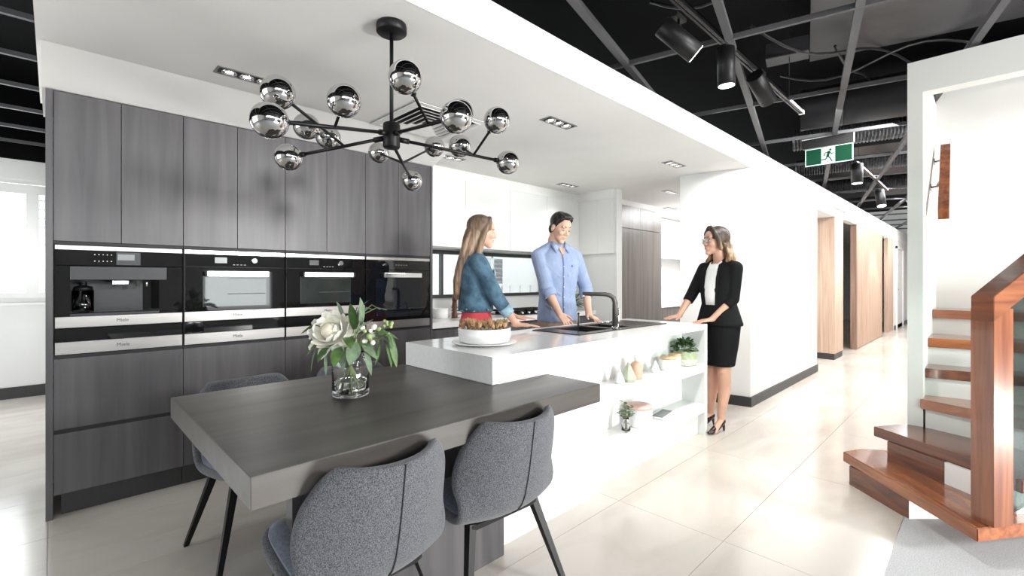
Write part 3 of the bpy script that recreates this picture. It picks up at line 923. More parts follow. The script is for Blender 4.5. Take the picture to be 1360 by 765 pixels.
for z in (0.03, 0.065, 0.10):
    part('band', lathe(bmesh.new(), [(0.0545, z), (0.0565, z), (0.0565, z + 0.012), (0.0545, z + 0.012)], (3.08, 3.98, 0.9055), 20, close=True), louvre_m, t)
part('lid', lathe(bmesh.new(), [(0, 0.136), (0.05, 0.136), (0.05, 0.15), (0.012, 0.155), (0.012, 0.17), (0, 0.172)], (3.08, 3.98, 0.9055), 20), ceramic, t)
t = thing('bottle_jar', 'small glass bottle with reeds on the bench beyond the fridge cabinet', 'jar', (7.05, 3.75, 0.9125))
part('bottle', lathe(bmesh.new(), [(0, 0), (0.04, 0), (0.042, 0.06), (0.015, 0.085), (0.015, 0.11), (0, 0.11)], (7.05, 3.75, 0.9125), 16), ceramic, t)
for k in range(5):
    a = k * 1.3
    part('reed', tube(bmesh.new(), [(7.05, 3.75, 0.98), (7.05 + 0.06 * math.cos(a), 3.75 + 0.06 * math.sin(a), 1.24)], 0.004, 6), lid_wood, t)


def leaf(L, W, bend=0.3, fold=0.15, n=6):
    """leaf along +Y from the origin, bending downwards"""
    bm = bmesh.new()
    rows = []
    for i in range(n + 1):
        s = i / n
        w = W * math.sin(PI * min(1, s * 0.96 + 0.04)) ** 0.8 * 0.5
        z = -bend * L * s * s
        y = L * s * (1 - 0.25 * abs(bend) * s)
        rows.append([bm.verts.new((-w, y, z + fold * w)), bm.verts.new((0, y, z - 0.0)), bm.verts.new((w, y, z + fold * w))])
    for a, b in zip(rows, rows[1:]):
        for k in (0, 1):
            f = bm.faces.new((a[k], a[k + 1], b[k + 1], b[k]))
            f.smooth = True
    return bm


def aim(d, roll=0.0):
    """matrix turning +Y to direction d with the leaf face up"""
    d = Vector(d).normalized()
    up = Vector((0, 0, 1))
    if abs(d.z) > 0.97:
        up = Vector((0.3, -0.9, 0))
    x = d.cross(up).normalized()
    z = x.cross(d).normalized()
    M = Matrix((x, d, z)).transposed()
    return M @ Matrix.Rotation(roll, 3, 'Y')


def put_leaf(parent, me_cache, key, make, m, loc, d, roll=0.0, scale=1.0, name='leaf'):
    if key not in me_cache:
        me_cache[key] = mesh_of(name, make(), m)
    o = link(name, me_cache[key], parent)
    o.matrix_local = Matrix.Translation(Vector(loc)) @ aim(d, roll).to_4x4() @ Matrix.Scale(scale, 4)
    return o


LC = {}
rnd = random.Random(5)
t = thing('potted_grass', 'bushy yellow green plant on the back bench behind the tap', 'plant', (4.88, 3.85, 0.9055))
part('pot', lathe(bmesh.new(), [(0, 0), (0.07, 0), (0.08, 0.08), (0.074, 0.08), (0.066, 0.05), (0, 0.05)], (4.88, 3.85, 0.9055), 18), ceramic, t)
for k in range(46):
    a = rnd.uniform(0, 2 * PI)
    e = rnd.uniform(0.25, 1.4)
    d = (math.cos(a) * math.cos(e), math.sin(a) * math.cos(e), math.sin(e))
    put_leaf(t, LC, 'grass%d' % (k % 3), lambda: leaf(0.24, 0.030, 0.5), (leaf_pale, leaf_m, leaf_dark)[k % 3], (0.03 * d[0], 0.03 * d[1], 0.06), d, rnd.uniform(-0.6, 0.6), rnd.uniform(0.7, 1.15))

# ------------------------------------------------------------------ island
IX0, IX1, IY0, IY1, IZ = 1.50, 3.95, 1.66, 2.43, 0.93
t = thing('kitchen_island', 'white kitchen island with stone top, open shelves and end panel', 'island', (2.7, 2.05, 0))
SX0, SX1, SY0, SY1 = 2.50, 3.70, 1.90, 2.33        # sink cut-out
hx0, hx1, hy0, hy1 = SX0 + 0.02, SX1 - 0.02, SY0 + 0.02, SY1 - 0.02
ct = part('countertop', boxes((IX0, hx0, IY0, IY1, 0.885, IZ), (hx1, IX1, IY0, IY1, 0.885, IZ), (hx0, hx1, IY0, hy0, 0.885, IZ), (hx0, hx1, hy1, IY1, 0.885, IZ)), quartz, t)
part('end_panel', box(IX0, IX0 + 0.04, IY0, IY1, 0.797, 0.885), quartz, t)
part('front_panel', box(IX0 + 0.04, 2.3745, IY0 + 0.001, IY0 + 0.03, 0.0, 0.884), gloss_white, t)
part('end_panel', box(IX1 - 0.05, IX1, IY0, IY1, 0.0, 0.885), gloss_white, t)
part('back_panel', box(2.40, IX1 - 0.05, IY0 + 0.20, IY0 + 0.22, 0.0, 0.885), satin_white, t)
part('upright', box(2.375, 2.40, IY0 + 0.001, IY0 + 0.20, 0.0, 0.884), gloss_white, t)
part('shelf', box(2.40, IX1 - 0.05, IY0 + 0.003, IY0 + 0.20, 0.53, 0.60), gloss_white, t)
part('shelf', box(2.40, IX1 - 0.05, IY0 + 0.003, IY0 + 0.20, 0.19, 0.26), gloss_white, t)
part('plinth', box(2.40, IX1 - 0.05, IY0 + 0.06, IY0 + 0.08, 0.0, 0.19), gloss_white, t)
part('body', boxes((IX0 + 0.05, 2.40, IY0 + 0.03, IY0 + 0.05, 0.0, 0.79), (IX0 + 0.06, 2.49, IY1 - 0.05, IY1 - 0.03, 0.1, 0.884), (3.75, IX1 - 0.05, IY1 - 0.05, IY1 - 0.03, 0.1, 0.884)), satin_white, t)
for a, b in ((2.49, 3.12), (3.123, 3.75)):
    part('door', box(a, b, IY1 - 0.05, IY1 - 0.03, 0.1, 0.87, 0.001), dark_lam, t)
part('kickboard', box(IX0 + 0.06, IX1 - 0.05, IY1 - 0.10, IY1 - 0.08, 0, 0.1), skirting_black, t)

# sink
t = thing('sink', 'black composite double bowl sink with drainboard set into the island top', 'sink', (3.1, 2.12, 0.93))
bowls = ((2.66, 2.98), (3.03, 3.24))
z0, z1 = IZ + 0.0005, IZ + 0.007
ya, yb = 1.965, 2.27
part('deck', boxes((SX0, SX1, SY0, ya, z0, z1), (SX0, SX1, yb, SY1, z0, z1), (SX0, 2.66, ya, yb, z0, z1), (2.98, 3.03, ya, yb, z0, z1), (3.24, SX1, ya, yb, z0, z1)), sink_deck, t)
for a, b in bowls:
    w_ = 0.006
    bo = part('bowl', boxes((a - w_, a, ya, yb, 0.76, z0 - 0.001), (b, b + w_, ya, yb, 0.76, z0 - 0.001), (a - w_, b + w_, ya - w_, ya, 0.76, z0 - 0.001), (a - w_, b + w_, yb, yb + w_, 0.76, z0 - 0.001), (a - w_, b + w_, ya - w_, yb + w_, 0.752, 0.76)), granite_black, t)
    part('drain', lathe(bmesh.new(), [(0, 0.001), (0.04, 0.001), (0.04, 0.004), (0.03, 0.003), (0, 0.002)], ((a + b) / 2, 2.12, 0.76), 16), steel, bo)
for k in range(7):
    part('groove_rib', box(3.30, 3.66, 1.99 + k * 0.042, 2.005 + k * 0.042, z1, z1 + 0.002), sink_deck, t)

# tap
t = thing('kitchen_tap', 'tall dark gunmetal tap with bent square spout over the sink', 'tap', (3.05, 1.985, 0.937))
gun = mat('gunmetal', (0.085, 0.08, 0.075), 0.35, metal=0.5, noise=0.1, scale=(20, 20, 20))
part('base', lathe(bmesh.new(), [(0, 0), (0.028, 0), (0.028, 0.008), (0.0, 0.009)], (3.05, 1.985, 0.9375), 18), chrome, t)
sx, sy = -0.71, 0.70
pts = [(3.05, 1.985, 0.94), (3.05, 1.985, 1.13), (3.05 + sx * 0.012, 1.985 + sy * 0.012, 1.165), (3.05 + sx * 0.04, 1.985 + sy * 0.04, 1.185), (3.05 + sx * 0.075, 1.985 + sy * 0.075, 1.192), (3.05 + sx * 0.25, 1.985 + sy * 0.25, 1.197)]
part('spout', tube(bmesh.new(), pts, [0.021, 0.0195, 0.019, 0.0175, 0.016, 0.014], 12), gun, t)
part('aerator', tube(bmesh.new(), [(3.05 + sx * 0.24, 1.985 + sy * 0.24, 1.188), (3.05 + sx * 0.24, 1.985 + sy * 0.24, 1.168)], 0.011, 12), chrome, t)
part('sleeve', tube(bmesh.new(), [(3.065, 1.965, 0.94), (3.065, 1.965, 1.09)], 0.0085, 10), chrome, t)
part('lever', tube(bmesh.new(), [(3.03, 2.00, 0.985), (3.05 + sx * 0.11, 1.985 + sy * 0.11, 0.975)], 0.007, 10), chrome, t)
solo('soap_dispenser', tube(bmesh.new(), [(2.985, 2.285, 0.9375), (2.985, 2.285, 1.03), (2.97, 2.27, 1.035)], 0.009, 10), chrome, 'slim chrome dispenser behind the tap', 'dispenser', (2.985, 2.285, 0.9375))

# ------------------------------------------------------------------ dining table
t = thing('dining_table', 'dark woodgrain dining table slab wrapped round the island end', 'table', (0.95, 1.9, 0))
part('tabletop', prism([(0.36, 1.32), (1.90, 1.32), (1.90, IY0 - 0.002), (IX0 - 0.002, IY0 - 0.002), (IX0 - 0.002, 2.46), (0.36, 2.46)], 0.708, 0.795, bevel=0.0015), dark_lam_h, t)
part('leg_panel', box(0.56, IX0 + 0.02, 1.60, 1.657, 0.0, 0.708, 0.001), dark_lam, t)


# ------------------------------------------------------------------ chairs
def cr(p, s):
    """Catmull-Rom through a list of tuples, s in 0..1"""
    n = len(p) - 1
    x = s * n
    i = min(int(x), n - 1)
    f = x - i
    P = [Vector(p[max(0, min(n, i + d))]) for d in (-1, 0, 1, 2)]
    return 0.5 * ((2 * P[1]) + (P[2] - P[0]) * f + (2 * P[0] - 5 * P[1] + 4 * P[2] - P[3]) * f * f + (3 * P[1] - P[0] - 3 * P[2] + P[3]) * f ** 3)


PROF = [(0.235, 0.452, 0.19), (0.19, 0.436, 0.225), (0.06, 0.415, 0.235), (-0.08, 0.400, 0.240), (-0.165, 0.408, 0.243), (-0.215, 0.455, 0.245),
        (-0.238, 0.53, 0.247), (-0.254, 0.61, 0.243), (-0.266, 0.69, 0.225), (-0.274, 0.745, 0.195), (-0.278, 0.775, 0.155)]


def shell_pt(u, v):
    c = cr(PROF, v)
    c2 = cr(PROF, min(1, v + 0.01))
    c1 = cr(PROF, max(0, v - 0.01))
    tg = Vector((0, c2[0] - c1[0], c2[1] - c1[1])).normalized()
    nrm = Vector((0, tg.z, -tg.y))              # to the sitter's side
    if nrm.z < -0.2:
        nrm = -nrm
    wr = 0.018 + 0.105 * max(0, min(1, (v - 0.35) / 0.25)) * (1 - 0.45 * max(0, (v - 0.7) / 0.3))
    p = Vector((u * c[2], c[0], c[1])) + nrm * wr * abs(u) ** 2.4
    if v > 0.8:
        p.z -= 0.012 * abs(u) ** 3
    return p


def chair_shell():
    bm = bmesh.new()
    NU, NV = 14, 22
    g = [[bm.verts.new(shell_pt(-1 + 2 * i / NU, j / NV)) for i in range(NU + 1)] for j in range(NV + 1)]
    for j in range(NV):
        for i in range(NU):
            f = bm.faces.new((g[j][i], g[j][i + 1], g[j + 1][i + 1], g[j + 1][i]))
            f.smooth = True
    bmesh.ops.recalc_face_normals(bm, faces=bm.faces[:])
    # normals towards the sitter, then thicken outwards
    if sum(f.normal.z for f in bm.faces) < 0:
        bmesh.ops.reverse_faces(bm, faces=bm.faces[:])
    bm.normal_update()
    inner = bm.verts[:]
    off = {v: v.co - v.normal * 0.032 for v in inner}
    bnd = [e for e in bm.edges if e.is_boundary]
    fs = bm.faces[:]
    nv = {v: bm.verts.new(off[v]) for v in inner}
    for f in fs:
        nf = bm.faces.new([nv[v] for v in reversed(f.verts)])
        nf.smooth = True
    for e in bnd:
        a, b = e.verts
        q = bm.faces.new((a, b, nv[b], nv[a]))
        q.smooth = True
    return bm


def make_chair(label):
    t = thing('dining_chair', label, 'chair', (0, 0, 0), 0, 'grey tweed dining chairs round the table')
    o = part('seat_shell', chair_shell(), tweed, t, local=True)
    md = o.modifiers.new('soft', 'SUBSURF')
    md.levels = md.render_levels = 1
    # cushion follows the inside of the seat
    bm = bmesh.new()
    NU, NV = 12, 10
    top = [[None] * (NU + 1) for _ in range(NV + 1)]
    bot = [[None] * (NU + 1) for _ in range(NV + 1)]
    for j in range(NV + 1):
        for i in range(NU + 1):
            u = -0.90 + 1.8 * i / NU
            v = 0.02 + 0.40 * j / NV
            p = shell_pt(u, v)
            e = 1 - max(abs(u) / 0.90, abs(2 * j / NV - 1)) ** 6
            bot[j][i] = bm.verts.new(p + Vector((0, 0, 0.002)))
            top[j][i] = bm.verts.new(p + Vector((0, 0.0, 0.012 + 0.03 * e)))
    for j in range(NV):
        for i in range(NU):
            f = bm.faces.new((top[j][i], top[j][i + 1], top[j + 1][i + 1], top[j + 1][i]))
            f.smooth = True
            bm.faces.new((bot[j][i], bot[j + 1][i], bot[j + 1][i + 1], bot[j][i + 1]))
    edge = [(0, i) for i in range(NU)] + [(j, NU) for j in range(NV)] + [(NV, i) for i in range(NU, 0, -1)] + [(j, 0) for j in range(NV, 0, -1)]
    for k in range(len(edge)):
        a, b = edge[k], edge[(k + 1) % len(edge)]
        bm.faces.new((top[a[0]][a[1]], bot[a[0]][a[1]], bot[b[0]][b[1]], top[b[0]][b[1]]))
    part('seat_cushion', bm, seat_velvet, t, local=True)
    # the seam down the middle of the outer back
    pts = []
    for k in range(14):
        v = 0.40 + 0.59 * k / 13
        p = shell_pt(0, v)
        c2, c1 = cr(PROF, min(1, v + 0.01)), cr(PROF, max(0, v - 0.01))
        tg = Vector((0, c2[0] - c1[0], c2[1] - c1[1])).normalized()
        n = Vector((0, tg.z, -tg.y))
        if n.y < 0 and v > 0.5:
            n = -n
        pts.append(p - n * 0.0335)
    part('seam', tube(bmesh.new(), pts, 0.0022, 6), seam_m, t, local=True)
    part('under_frame', boxes((-0.17, 0.17, -0.15, -0.11, 0.352, 0.372), (-0.17, 0.17, 0.12, 0.15, 0.362, 0.39), (-0.02, 0.02, -0.12, 0.13, 0.355, 0.375)), black_metal, t, local=True)
    for sx in (-1, 1):
        for (y0, y1, zt) in ((0.14, 0.23, 0.388), (-0.13, -0.235, 0.372)):
            b = tube(bmesh.new(), [(sx * 0.165, y0, zt), (sx * 0.262, y1, 0.0)], [0.023, 0.014], 4, smooth=False)
            part('leg', b, black_metal, t, local=True)
    return t


ch = make_chair('grey tweed dining chair nearest the camera, at the table front beside the table corner')
spots = [(0.715, 1.485, 2, None), (1.30, 1.50, -2, 'grey tweed dining chair at the table front, nearer to the white island'),
         (0.74, 2.53, 184, 'grey tweed dining chair behind the table near its outer end, backed to the cabinets'),
         (1.30, 2.52, 180, 'grey tweed dining chair hidden behind the table and the flower vase')]
for i, (x, y, a, lab) in enumerate(spots):
    o = ch if i == 0 else copy_tree(ch)
    o.location = (x, y, 0)
    o.rotation_euler = (0, 0, R(a))
    if lab:
        o['label'] = lab

# ------------------------------------------------------------------ vase with flowers on the table
VX, VY, VZ = 0.93, 1.955, 0.7955
t = thing('glass_vase', 'clear glass cylinder vase of water on the dark dining table', 'vase', (VX, VY, VZ))
part('vase_body', lathe(bmesh.new(), [(0, 0), (0.070, 0), (0.077, 0.006), (0.078, 0.015), (0.078, 0.150), (0.074, 0.172), (0.060, 0.186), (0.058, 0.196), (0.0545, 0.196), (0.0555, 0.184), (0.069, 0.168), (0.0735, 0.148), (0.0735, 0.022), (0.068, 0.016), (0, 0.016)], (VX, VY, VZ), 36), clear_glass, t)
part('water', lathe(bmesh.new(), [(0, 0.0165), (0.067, 0.0168), (0.0728, 0.023), (0.0728, 0.062), (0, 0.062)], (VX, VY, VZ), 32), water_m, t)
RV, TV = Vector((0.713, -0.701, 0)), Vector((-0.701, -0.713, 0))     # across the table, towards its front corner
bq = thing('flower_bouquet', 'bouquet with a large cream bloom and trailing green leaves in the glass vase', 'bouquet', (VX, VY, VZ + 0.02))


def bp(a, b, z):
    return Vector((0, 0, 0)) + RV * a + TV * b + Vector((0, 0, z - 0.02))


rnd = random.Random(11)
for k in range(9):
    a0 = rnd.uniform(0, 2 * PI)
    base = bp(0.05 * math.cos(a0), 0.05 * math.sin(a0), 0.025)
    a1 = a0 + PI + rnd.uniform(-0.5, 0.5)
    mid = bp(0.012 * math.cos(a1), 0.012 * math.sin(a1), 0.155)
    tip = bp(0.05 * math.cos(a1), 0.05 * math.sin(a1), 0.25)
    part('stem', tube(bmesh.new(), [base, mid, tip], 0.0035, 6), stem_m, bq, local=True)
# the big bloom: layered petals round a dense core
fc = bp(-0.075, 0.035, 0.285)
bl = part('bloom', ball(bmesh.new(), fc, (0.040, 0.040, 0.036), 16, 10), petal_core, bq, local=True)
fd = (TV * 0.75 + RV * -0.15 + Vector((0, 0, 0.55))).normalized()
fu, fv, _ = frame_of(fd)


def petal(L, W, cup):
    bm = bmesh.new()
    rows = []
    for i in range(7):
        s = i / 6
        w = W * (math.sin(PI * (0.15 + 0.75 * s))) * 0.5
        rows.append([bm.verts.new((x * w, L * s * (1 - 0.35 * cup * s), cup * L * s * s * 0.8 + 0.25 * abs(x) ** 2 * w)) for x in (-1, -0.5, 0, 0.5, 1)])
    for a, b in zip(rows, rows[1:]):
        for k in range(4):
            f = bm.faces.new((a[k], a[k + 1], b[k + 1], b[k]))
            f.smooth = True
    return bm


for ring, (n, L, tilt, W, rad) in enumerate(((5, 0.062, 1.25, 0.055, 0.012), (7, 0.075, 1.0, 0.06, 0.02), (9, 0.088, 0.70, 0.064, 0.026), (10, 0.094, 0.38, 0.062, 0.03), (9, 0.085, 0.02, 0.058, 0.03))):
    for k in range(n):
        a = 2 * PI * (k + 0.5 * (ring % 2)) / n + rnd.uniform(-0.12, 0.12)
        out = fu * math.cos(a) + fv * math.sin(a)
        ti = tilt + rnd.uniform(-0.1, 0.1)
        d = out * math.cos(ti) + fd * math.sin(ti)
        zax = (fd * math.cos(ti) - out * math.sin(ti))
        xax = d.cross(zax)
        M = Matrix((xax, d, zax)).transposed()
        key = 'petal%d' % ring
        if key not in LC:
            LC[key] = mesh_of('petal', petal(L, W, 0.45 if ring < 4 else -0.1), petal_core if ring < 1 else petal_m)
        o = link('petal', LC[key], bq)
        o.matrix_local = Matrix.Translation(fc - fd * 0.035 + out * rad) @ M.to_4x4()
# leaves: (across, towards, height, direction (a, b, z), length, width, bend, kind)
LEAVES = [(-0.10, 0.03, 0.24, (-0.8, 0.3, -0.25), 0.10, 0.05, 0.4, 0), (-0.06, 0.06, 0.23, (-0.5, 0.8, -0.35), 0.10, 0.05, 0.4, 0),
          (-0.02, 0.07, 0.22, (0.1, 1, -0.3), 0.11, 0.05, 0.4, 0), (-0.13, 0.0, 0.25, (-1, 0.1, 0.1), 0.07, 0.045, 0.6, 0),
          (-0.12, 0.02, 0.30, (-0.9, 0.1, 0.3), 0.08, 0.04, 0.7, 0), (0.00, 0.05, 0.26, (0.4, 0.7, 0.1), 0.10, 0.05, 0.5, 0),
          (0.03, 0.03, 0.27, (0.6, 0.2, 0.7), 0.12, 0.055, 0.2, 1), (0.055, 0.04, 0.30, (0.12, 0.1, 1), 0.135, 0.062, 0.1, 1),
          (0.02, 0.02, 0.29, (0.0, 0.2, 1), 0.12, 0.04, 0.15, 0), (0.04, 0.05, 0.24, (0.1, 0.8, -0.5), 0.12, 0.06, 0.3, 1),
          (0.01, 0.07, 0.21, (-0.2, 0.7, -0.6), 0.10, 0.045, 0.4, 1), (0.06, 0.03, 0.23, (0.8, 0.4, -0.3), 0.10, 0.05, 0.4, 1),
          (0.10, 0.02, 0.27, (0.9, 0.1, 0.2), 0.11, 0.05, 0.9, 1), (0.13, 0.02, 0.29, (0.95, 0.2, 0.0), 0.10, 0.045, 0.9, 0),
          (0.15, 0.02, 0.265, (0.45, 0.1, -0.9), 0.15, 0.035, 0.25, 0), (0.175, 0.02, 0.275, (0.25, 0.0, -1), 0.16, 0.032, 0.1, 0),
          (0.14, 0.03, 0.25, (-0.1, 0.1, -1), 0.12, 0.028, 0.1, 0), (0.08, 0.05, 0.22, (0.3, 0.3, -0.9), 0.13, 0.025, 0.2, 1),
          (-0.13, 0.02, 0.25, (-0.35, 0.1, -0.95), 0.15, 0.014, 0.15, 1), (-0.09, 0.05, 0.22, (0.1, 0.3, -0.95), 0.13, 0.014, 0.2, 1),
          (-0.145, 0.0, 0.28, (-0.7, 0.0, -0.6), 0.08, 0.03, 0.4, 0), (-0.04, -0.03, 0.27, (-0.4, -0.7, 0.4), 0.12, 0.05, 0.4, 0),
          (0.05, -0.04, 0.27, (0.4, -0.8, 0.3), 0.12, 0.05, 0.4, 1), (0.10, -0.03, 0.26, (0.8, -0.5, 0.2), 0.12, 0.05, 0.5, 0),
          (-0.03, 0.0, 0.33, (-0.3, 0, 1), 0.09, 0.03, 0.1, 1), (0.02, 0.0, 0.34, (0.25, -0.1, 1), 0.10, 0.014, 0.4, 1)]
for k, (a, b, z, d, L, W, bend, kind) in enumerate(LEAVES):
    dd = RV * d[0] + TV * d[1] + Vector((0, 0, d[2]))
    o = link('leaf', mesh_of('leaf', leaf(L, W, bend), (leaf_m, leaf_grey)[kind]), bq)
    o.matrix_local = Matrix.Translation(bp(a, b, z)) @ aim(dd, rnd.uniform(-0.5, 0.5)).to_4x4()
    part('leaf_stalk', tube(bmesh.new(), [bp(a * 0.25, b * 0.25, 0.19), bp(a * 0.6, b * 0.6, (z + 0.19) / 2 + 0.02), bp(a, b, z)], 0.0022, 5), stem_m, bq, local=True)
for k in range(5):
    a = 0.0 + k * 0.022
    part('plume', tube(bmesh.new(), [bp(0.02, 0.0, 0.28), bp(0.02 + a * 0.3, 0.0, 0.35), bp(0.03 + a, 0.01, 0.385 + 0.012 * (k % 2)), bp(0.05 + a * 1.3, 0.02, 0.375)], [0.002, 0.0022, 0.0025, 0.001], 5), leaf_grey, bq, local=True)
for k in range(12):
    p = bp(0.085 + rnd.uniform(-0.03, 0.05), 0.03 + rnd.uniform(-0.02, 0.02), 0.27 + rnd.uniform(-0.035, 0.05))
    part('small_bloom', ball(bmesh.new(), p, rnd.uniform(0.007, 0.014), 8, 6), petal_m if k % 3 else leaf_pale, bq, local=True)
for k in range(9):
    p = bp(0.165 + rnd.uniform(-0.018, 0.018), 0.0 + rnd.uniform(-0.02, 0.02), 0.305 + rnd.uniform(-0.02, 0.02))
    part('bud', ball(bmesh.new(), p, 0.008, 8, 6), leaf_pale, bq, local=True)

# ------------------------------------------------------------------ bowl on a plate
bxc, byc = 1.79, 2.05
solo('plate', lathe(bmesh.new(), [(0, 0), (0.12, 0), (0.185, 0.010), (0.19, 0.014), (0.185, 0.016), (0.12, 0.007), (0, 0.006)], (bxc, byc, IZ + 0.0005), 48), ceramic, 'wide white plate under the bowl of dried flowers', 'plate', (bxc, byc, IZ))
solo('bowl', lathe(bmesh.new(), [(0, 0), (0.12, 0), (0.145, 0.012), (0.152, 0.045), (0.153, 0.085), (0.148, 0.087), (0.144, 0.05), (0.13, 0.02), (0, 0.018)], (bxc, byc, IZ + 0.0078), 48), ceramic, 'low white round bowl of dried flowers on the island', 'bowl', (bxc, byc, IZ + 0.0078))
df = thing('dried_flowers', 'straw coloured dried flower heads filling the white bowl', 'flowers', (bxc, byc, IZ + 0.03))
part('moss_bed', lathe(bmesh.new(), [(0, 0.0), (0.12, 0.002), (0.141, 0.035), (0, 0.04)], (bxc, byc, IZ + 0.03), 20), straw_green, df)
rnd = random.Random(3)
STR = []
for q in range(2):
    bm = tube(bmesh.new(), [(0, 0, 0), (0.002, 0.002, 0.05)], [0.0014, 0.001], 4)
    for k in range(7):
        a = k * 2 * PI / 7
        tube(bm, [(0.002, 0.002, 0.04), (0.008 * math.cos(a), 0.008 * math.sin(a), 0.058), (0.009 * math.cos(a), 0.009 * math.sin(a), 0.078)], [0.0022, 0.0032, 0.0008], 4)
    STR.append(mesh_of('flower_head', bm, (straw_m, straw_green)[q]))
for k in range(95):
    a, r = rnd.uniform(0, 2 * PI), 0.13 * math.sqrt(rnd.random())
    o = link('flower_head', STR[0 if rnd.random() < 0.72 else 1], df)
    o.matrix_local = Matrix.Translation((r * math.cos(a), r * math.sin(a), 0.03)) @ Euler((rnd.uniform(-0.35, 0.35), rnd.uniform(-0.35, 0.35), rnd.uniform(0, 6))).to_matrix().to_4x4() @ Matrix.Scale(rnd.uniform(0.75, 1.15), 4)

# ------------------------------------------------------------------ things on the island shelves
def cone_vase(name, label, x, y, z, r, h, m, seg):
    b = lathe(bmesh.new(), [(0, 0), (r * 0.85, 0), (r, h * 0.16), (r * 0.72, h * 0.45), (r * 0.16, h * 0.95), (r * 0.13, h), (0, h)], (x, y, z), seg, smooth=False)
    return solo(name, b, m, label, 'ornament', (x, y, z))


SZ = 0.6005
cone_vase('cone_ornament', 'small white faceted cone ornament on the upper island shelf', 2.735, 1.745, SZ, 0.035, 0.100, mat('pale_grey_ceramic', (0.58, 0.59, 0.58), 0.4, noise=0.05, scale=(30, 30, 30)), 6)
cone_vase('cone_ornament', 'larger sage green faceted cone ornament on the upper island shelf', 2.84, 1.74, SZ, 0.056, 0.128, sage, 7)
t = thing('soap_bottle', 'blush pink bottle with white neck on the upper island shelf', 'bottle', (2.96, 1.75, SZ))
part('bottle_body', lathe(bmesh.new(), [(0, 0), (0.042, 0), (0.044, 0.01), (0.044, 0.10), (0.03, 0.115), (0.016, 0.12), (0, 0.12)], (2.96, 1.75, SZ), 20), blush, t)
part('neck', lathe(bmesh.new(), [(0, 0.121), (0.014, 0.121), (0.014, 0.14), (0.02, 0.145), (0.018, 0.162), (0, 0.164)], (2.96, 1.75, SZ), 16), ceramic, t)
cone_vase('cone_ornament', 'clear pale ornament beside the lidded jars on the upper island shelf', 3.27, 1.77, SZ, 0.035, 0.09, ceramic, 8)
for (x, y, r, h, lab) in ((3.42, 1.745, 0.062, 0.085, 'wide white jar with pale wooden lid on the upper island shelf'), (3.56, 1.755, 0.045, 0.092, 'narrow white jar with pale wooden lid beside the potted plant')):
    t = thing('lidded_jar', lab, 'jar', (x, y, SZ), 0, 'white jars with wooden lids')
    part('jar_body', lathe(bmesh.new(), [(0, 0), (r * 0.95, 0), (r, 0.008), (r, h), (0, h)], (x, y, SZ), 24), ceramic, t)
    part('lid', lathe(bmesh.new(), [(0, h + 0.0005), (r * 1.02, h + 0.0005), (r * 1.02, h + 0.016), (0, h + 0.018)], (x, y, SZ), 24), lid_wood, t)
px_, py_ = 3.735, 1.760
t = thing('potted_plant', 'bushy small leaved plant in a sage pot at the right of the upper island shelf', 'plant', (px_, py_, SZ))
po = part('pot', lathe(bmesh.new(), [(0, 0), (0.090, 0), (0.096, 0.03), (0.096, 0.06), (0.088, 0.10), (0.092, 0.115), (0.085, 0.115), (0.08, 0.095), (0, 0.095)], (px_, py_, SZ), 24), pale_sage, t)
part('glaze_band', lathe(bmesh.new(), [(0.0925, 0.005), (0.0975, 0.03), (0.0975, 0.05), (0.0955, 0.05)], (px_, py_, SZ), 24), mat('pot_glaze', (0.62, 0.60, 0.50), 0.4, noise=0.2, scale=(40, 40, 40)), po)
for k in range(220):
    a, e = rnd.uniform(0, 2 * PI), rnd.uniform(-0.1, 1.5)
    rr = rnd.uniform(0.045, 0.095)
    d = Vector((math.cos(a) * math.cos(e), math.sin(a) * math.cos(e), math.sin(e)))
    p = Vector((d.x * rr * 1.1, min(0.088, d.y * rr), 0.125 + d.z * rr * 0.85))
    put_leaf(t, LC, 'small%d' % (k % 3), lambda: leaf(0.032, 0.024, 0.3, 0.25, 4), (leaf_m, leaf_dark, leaf_grey)[k % 3], p, d + Vector((0, 0, rnd.uniform(-0.3, 0.5))), rnd.uniform(-0.9, 0.9), rnd.uniform(0.7, 1.2))
part('twigs', tube(bmesh.new(), [(0, 0, 0.09), (0, 0, 0.2)], 0.006, 6), stem_m, t, local=True)
SZ2 = 0.2605
t = thing('posy_vase', 'small clear vase with a eucalyptus sprig on the lower island shelf', 'vase', (2.80, 1.735, SZ2))
part('vase_body', lathe(bmesh.new(), [(0, 0), (0.026, 0), (0.030, 0.01), (0.030, 0.06), (0.018, 0.085), (0.02, 0.10), (0.0175, 0.10), (0.0155, 0.085), (0.027, 0.058), (0.027, 0.012), (0, 0.010)], (2.80, 1.735, SZ2), 20), clear_glass, t)
sp = thing('eucalyptus_sprig', 'grey green eucalyptus sprig standing in the small clear vase', 'plant', (2.80, 1.735, SZ2 + 0.012))
for k in range(7):
    a = k * 0.95
    tip = Vector((0.05 * math.cos(a), 0.045 * math.sin(a), 0.15 + 0.035 * math.sin(k * 2.1)))
    part('sprig_stem', tube(bmesh.new(), [(0.006 * math.cos(a), 0.006 * math.sin(a), 0.0), (0.003, 0, 0.07), tip], 0.0016, 5), stem_m, sp, local=True)
    for q in range(6):
        f = 0.35 + 0.65 * q / 5
        p = Vector((0.003, 0, 0.07)).lerp(tip, f)
        ang = a + (1.3 if q % 2 else -1.3)
        put_leaf(sp, LC, 'euc', lambda: leaf(0.032, 0.024, 0.2, 0.1, 4), leaf_grey, p, (math.cos(ang), math.sin(ang), rnd.uniform(-0.1, 0.7)), rnd.uniform(-0.7, 0.7))
t = thing('canister', 'round white canister with a pink lid on the lower island shelf', 'canister', (3.0, 1.75, SZ2))
part('canister_body', lathe(bmesh.new(), [(0, 0), (0.086, 0), (0.09, 0.01), (0.09, 0.125), (0, 0.125)], (3.0, 1.75, SZ2), 28), ceramic, t)
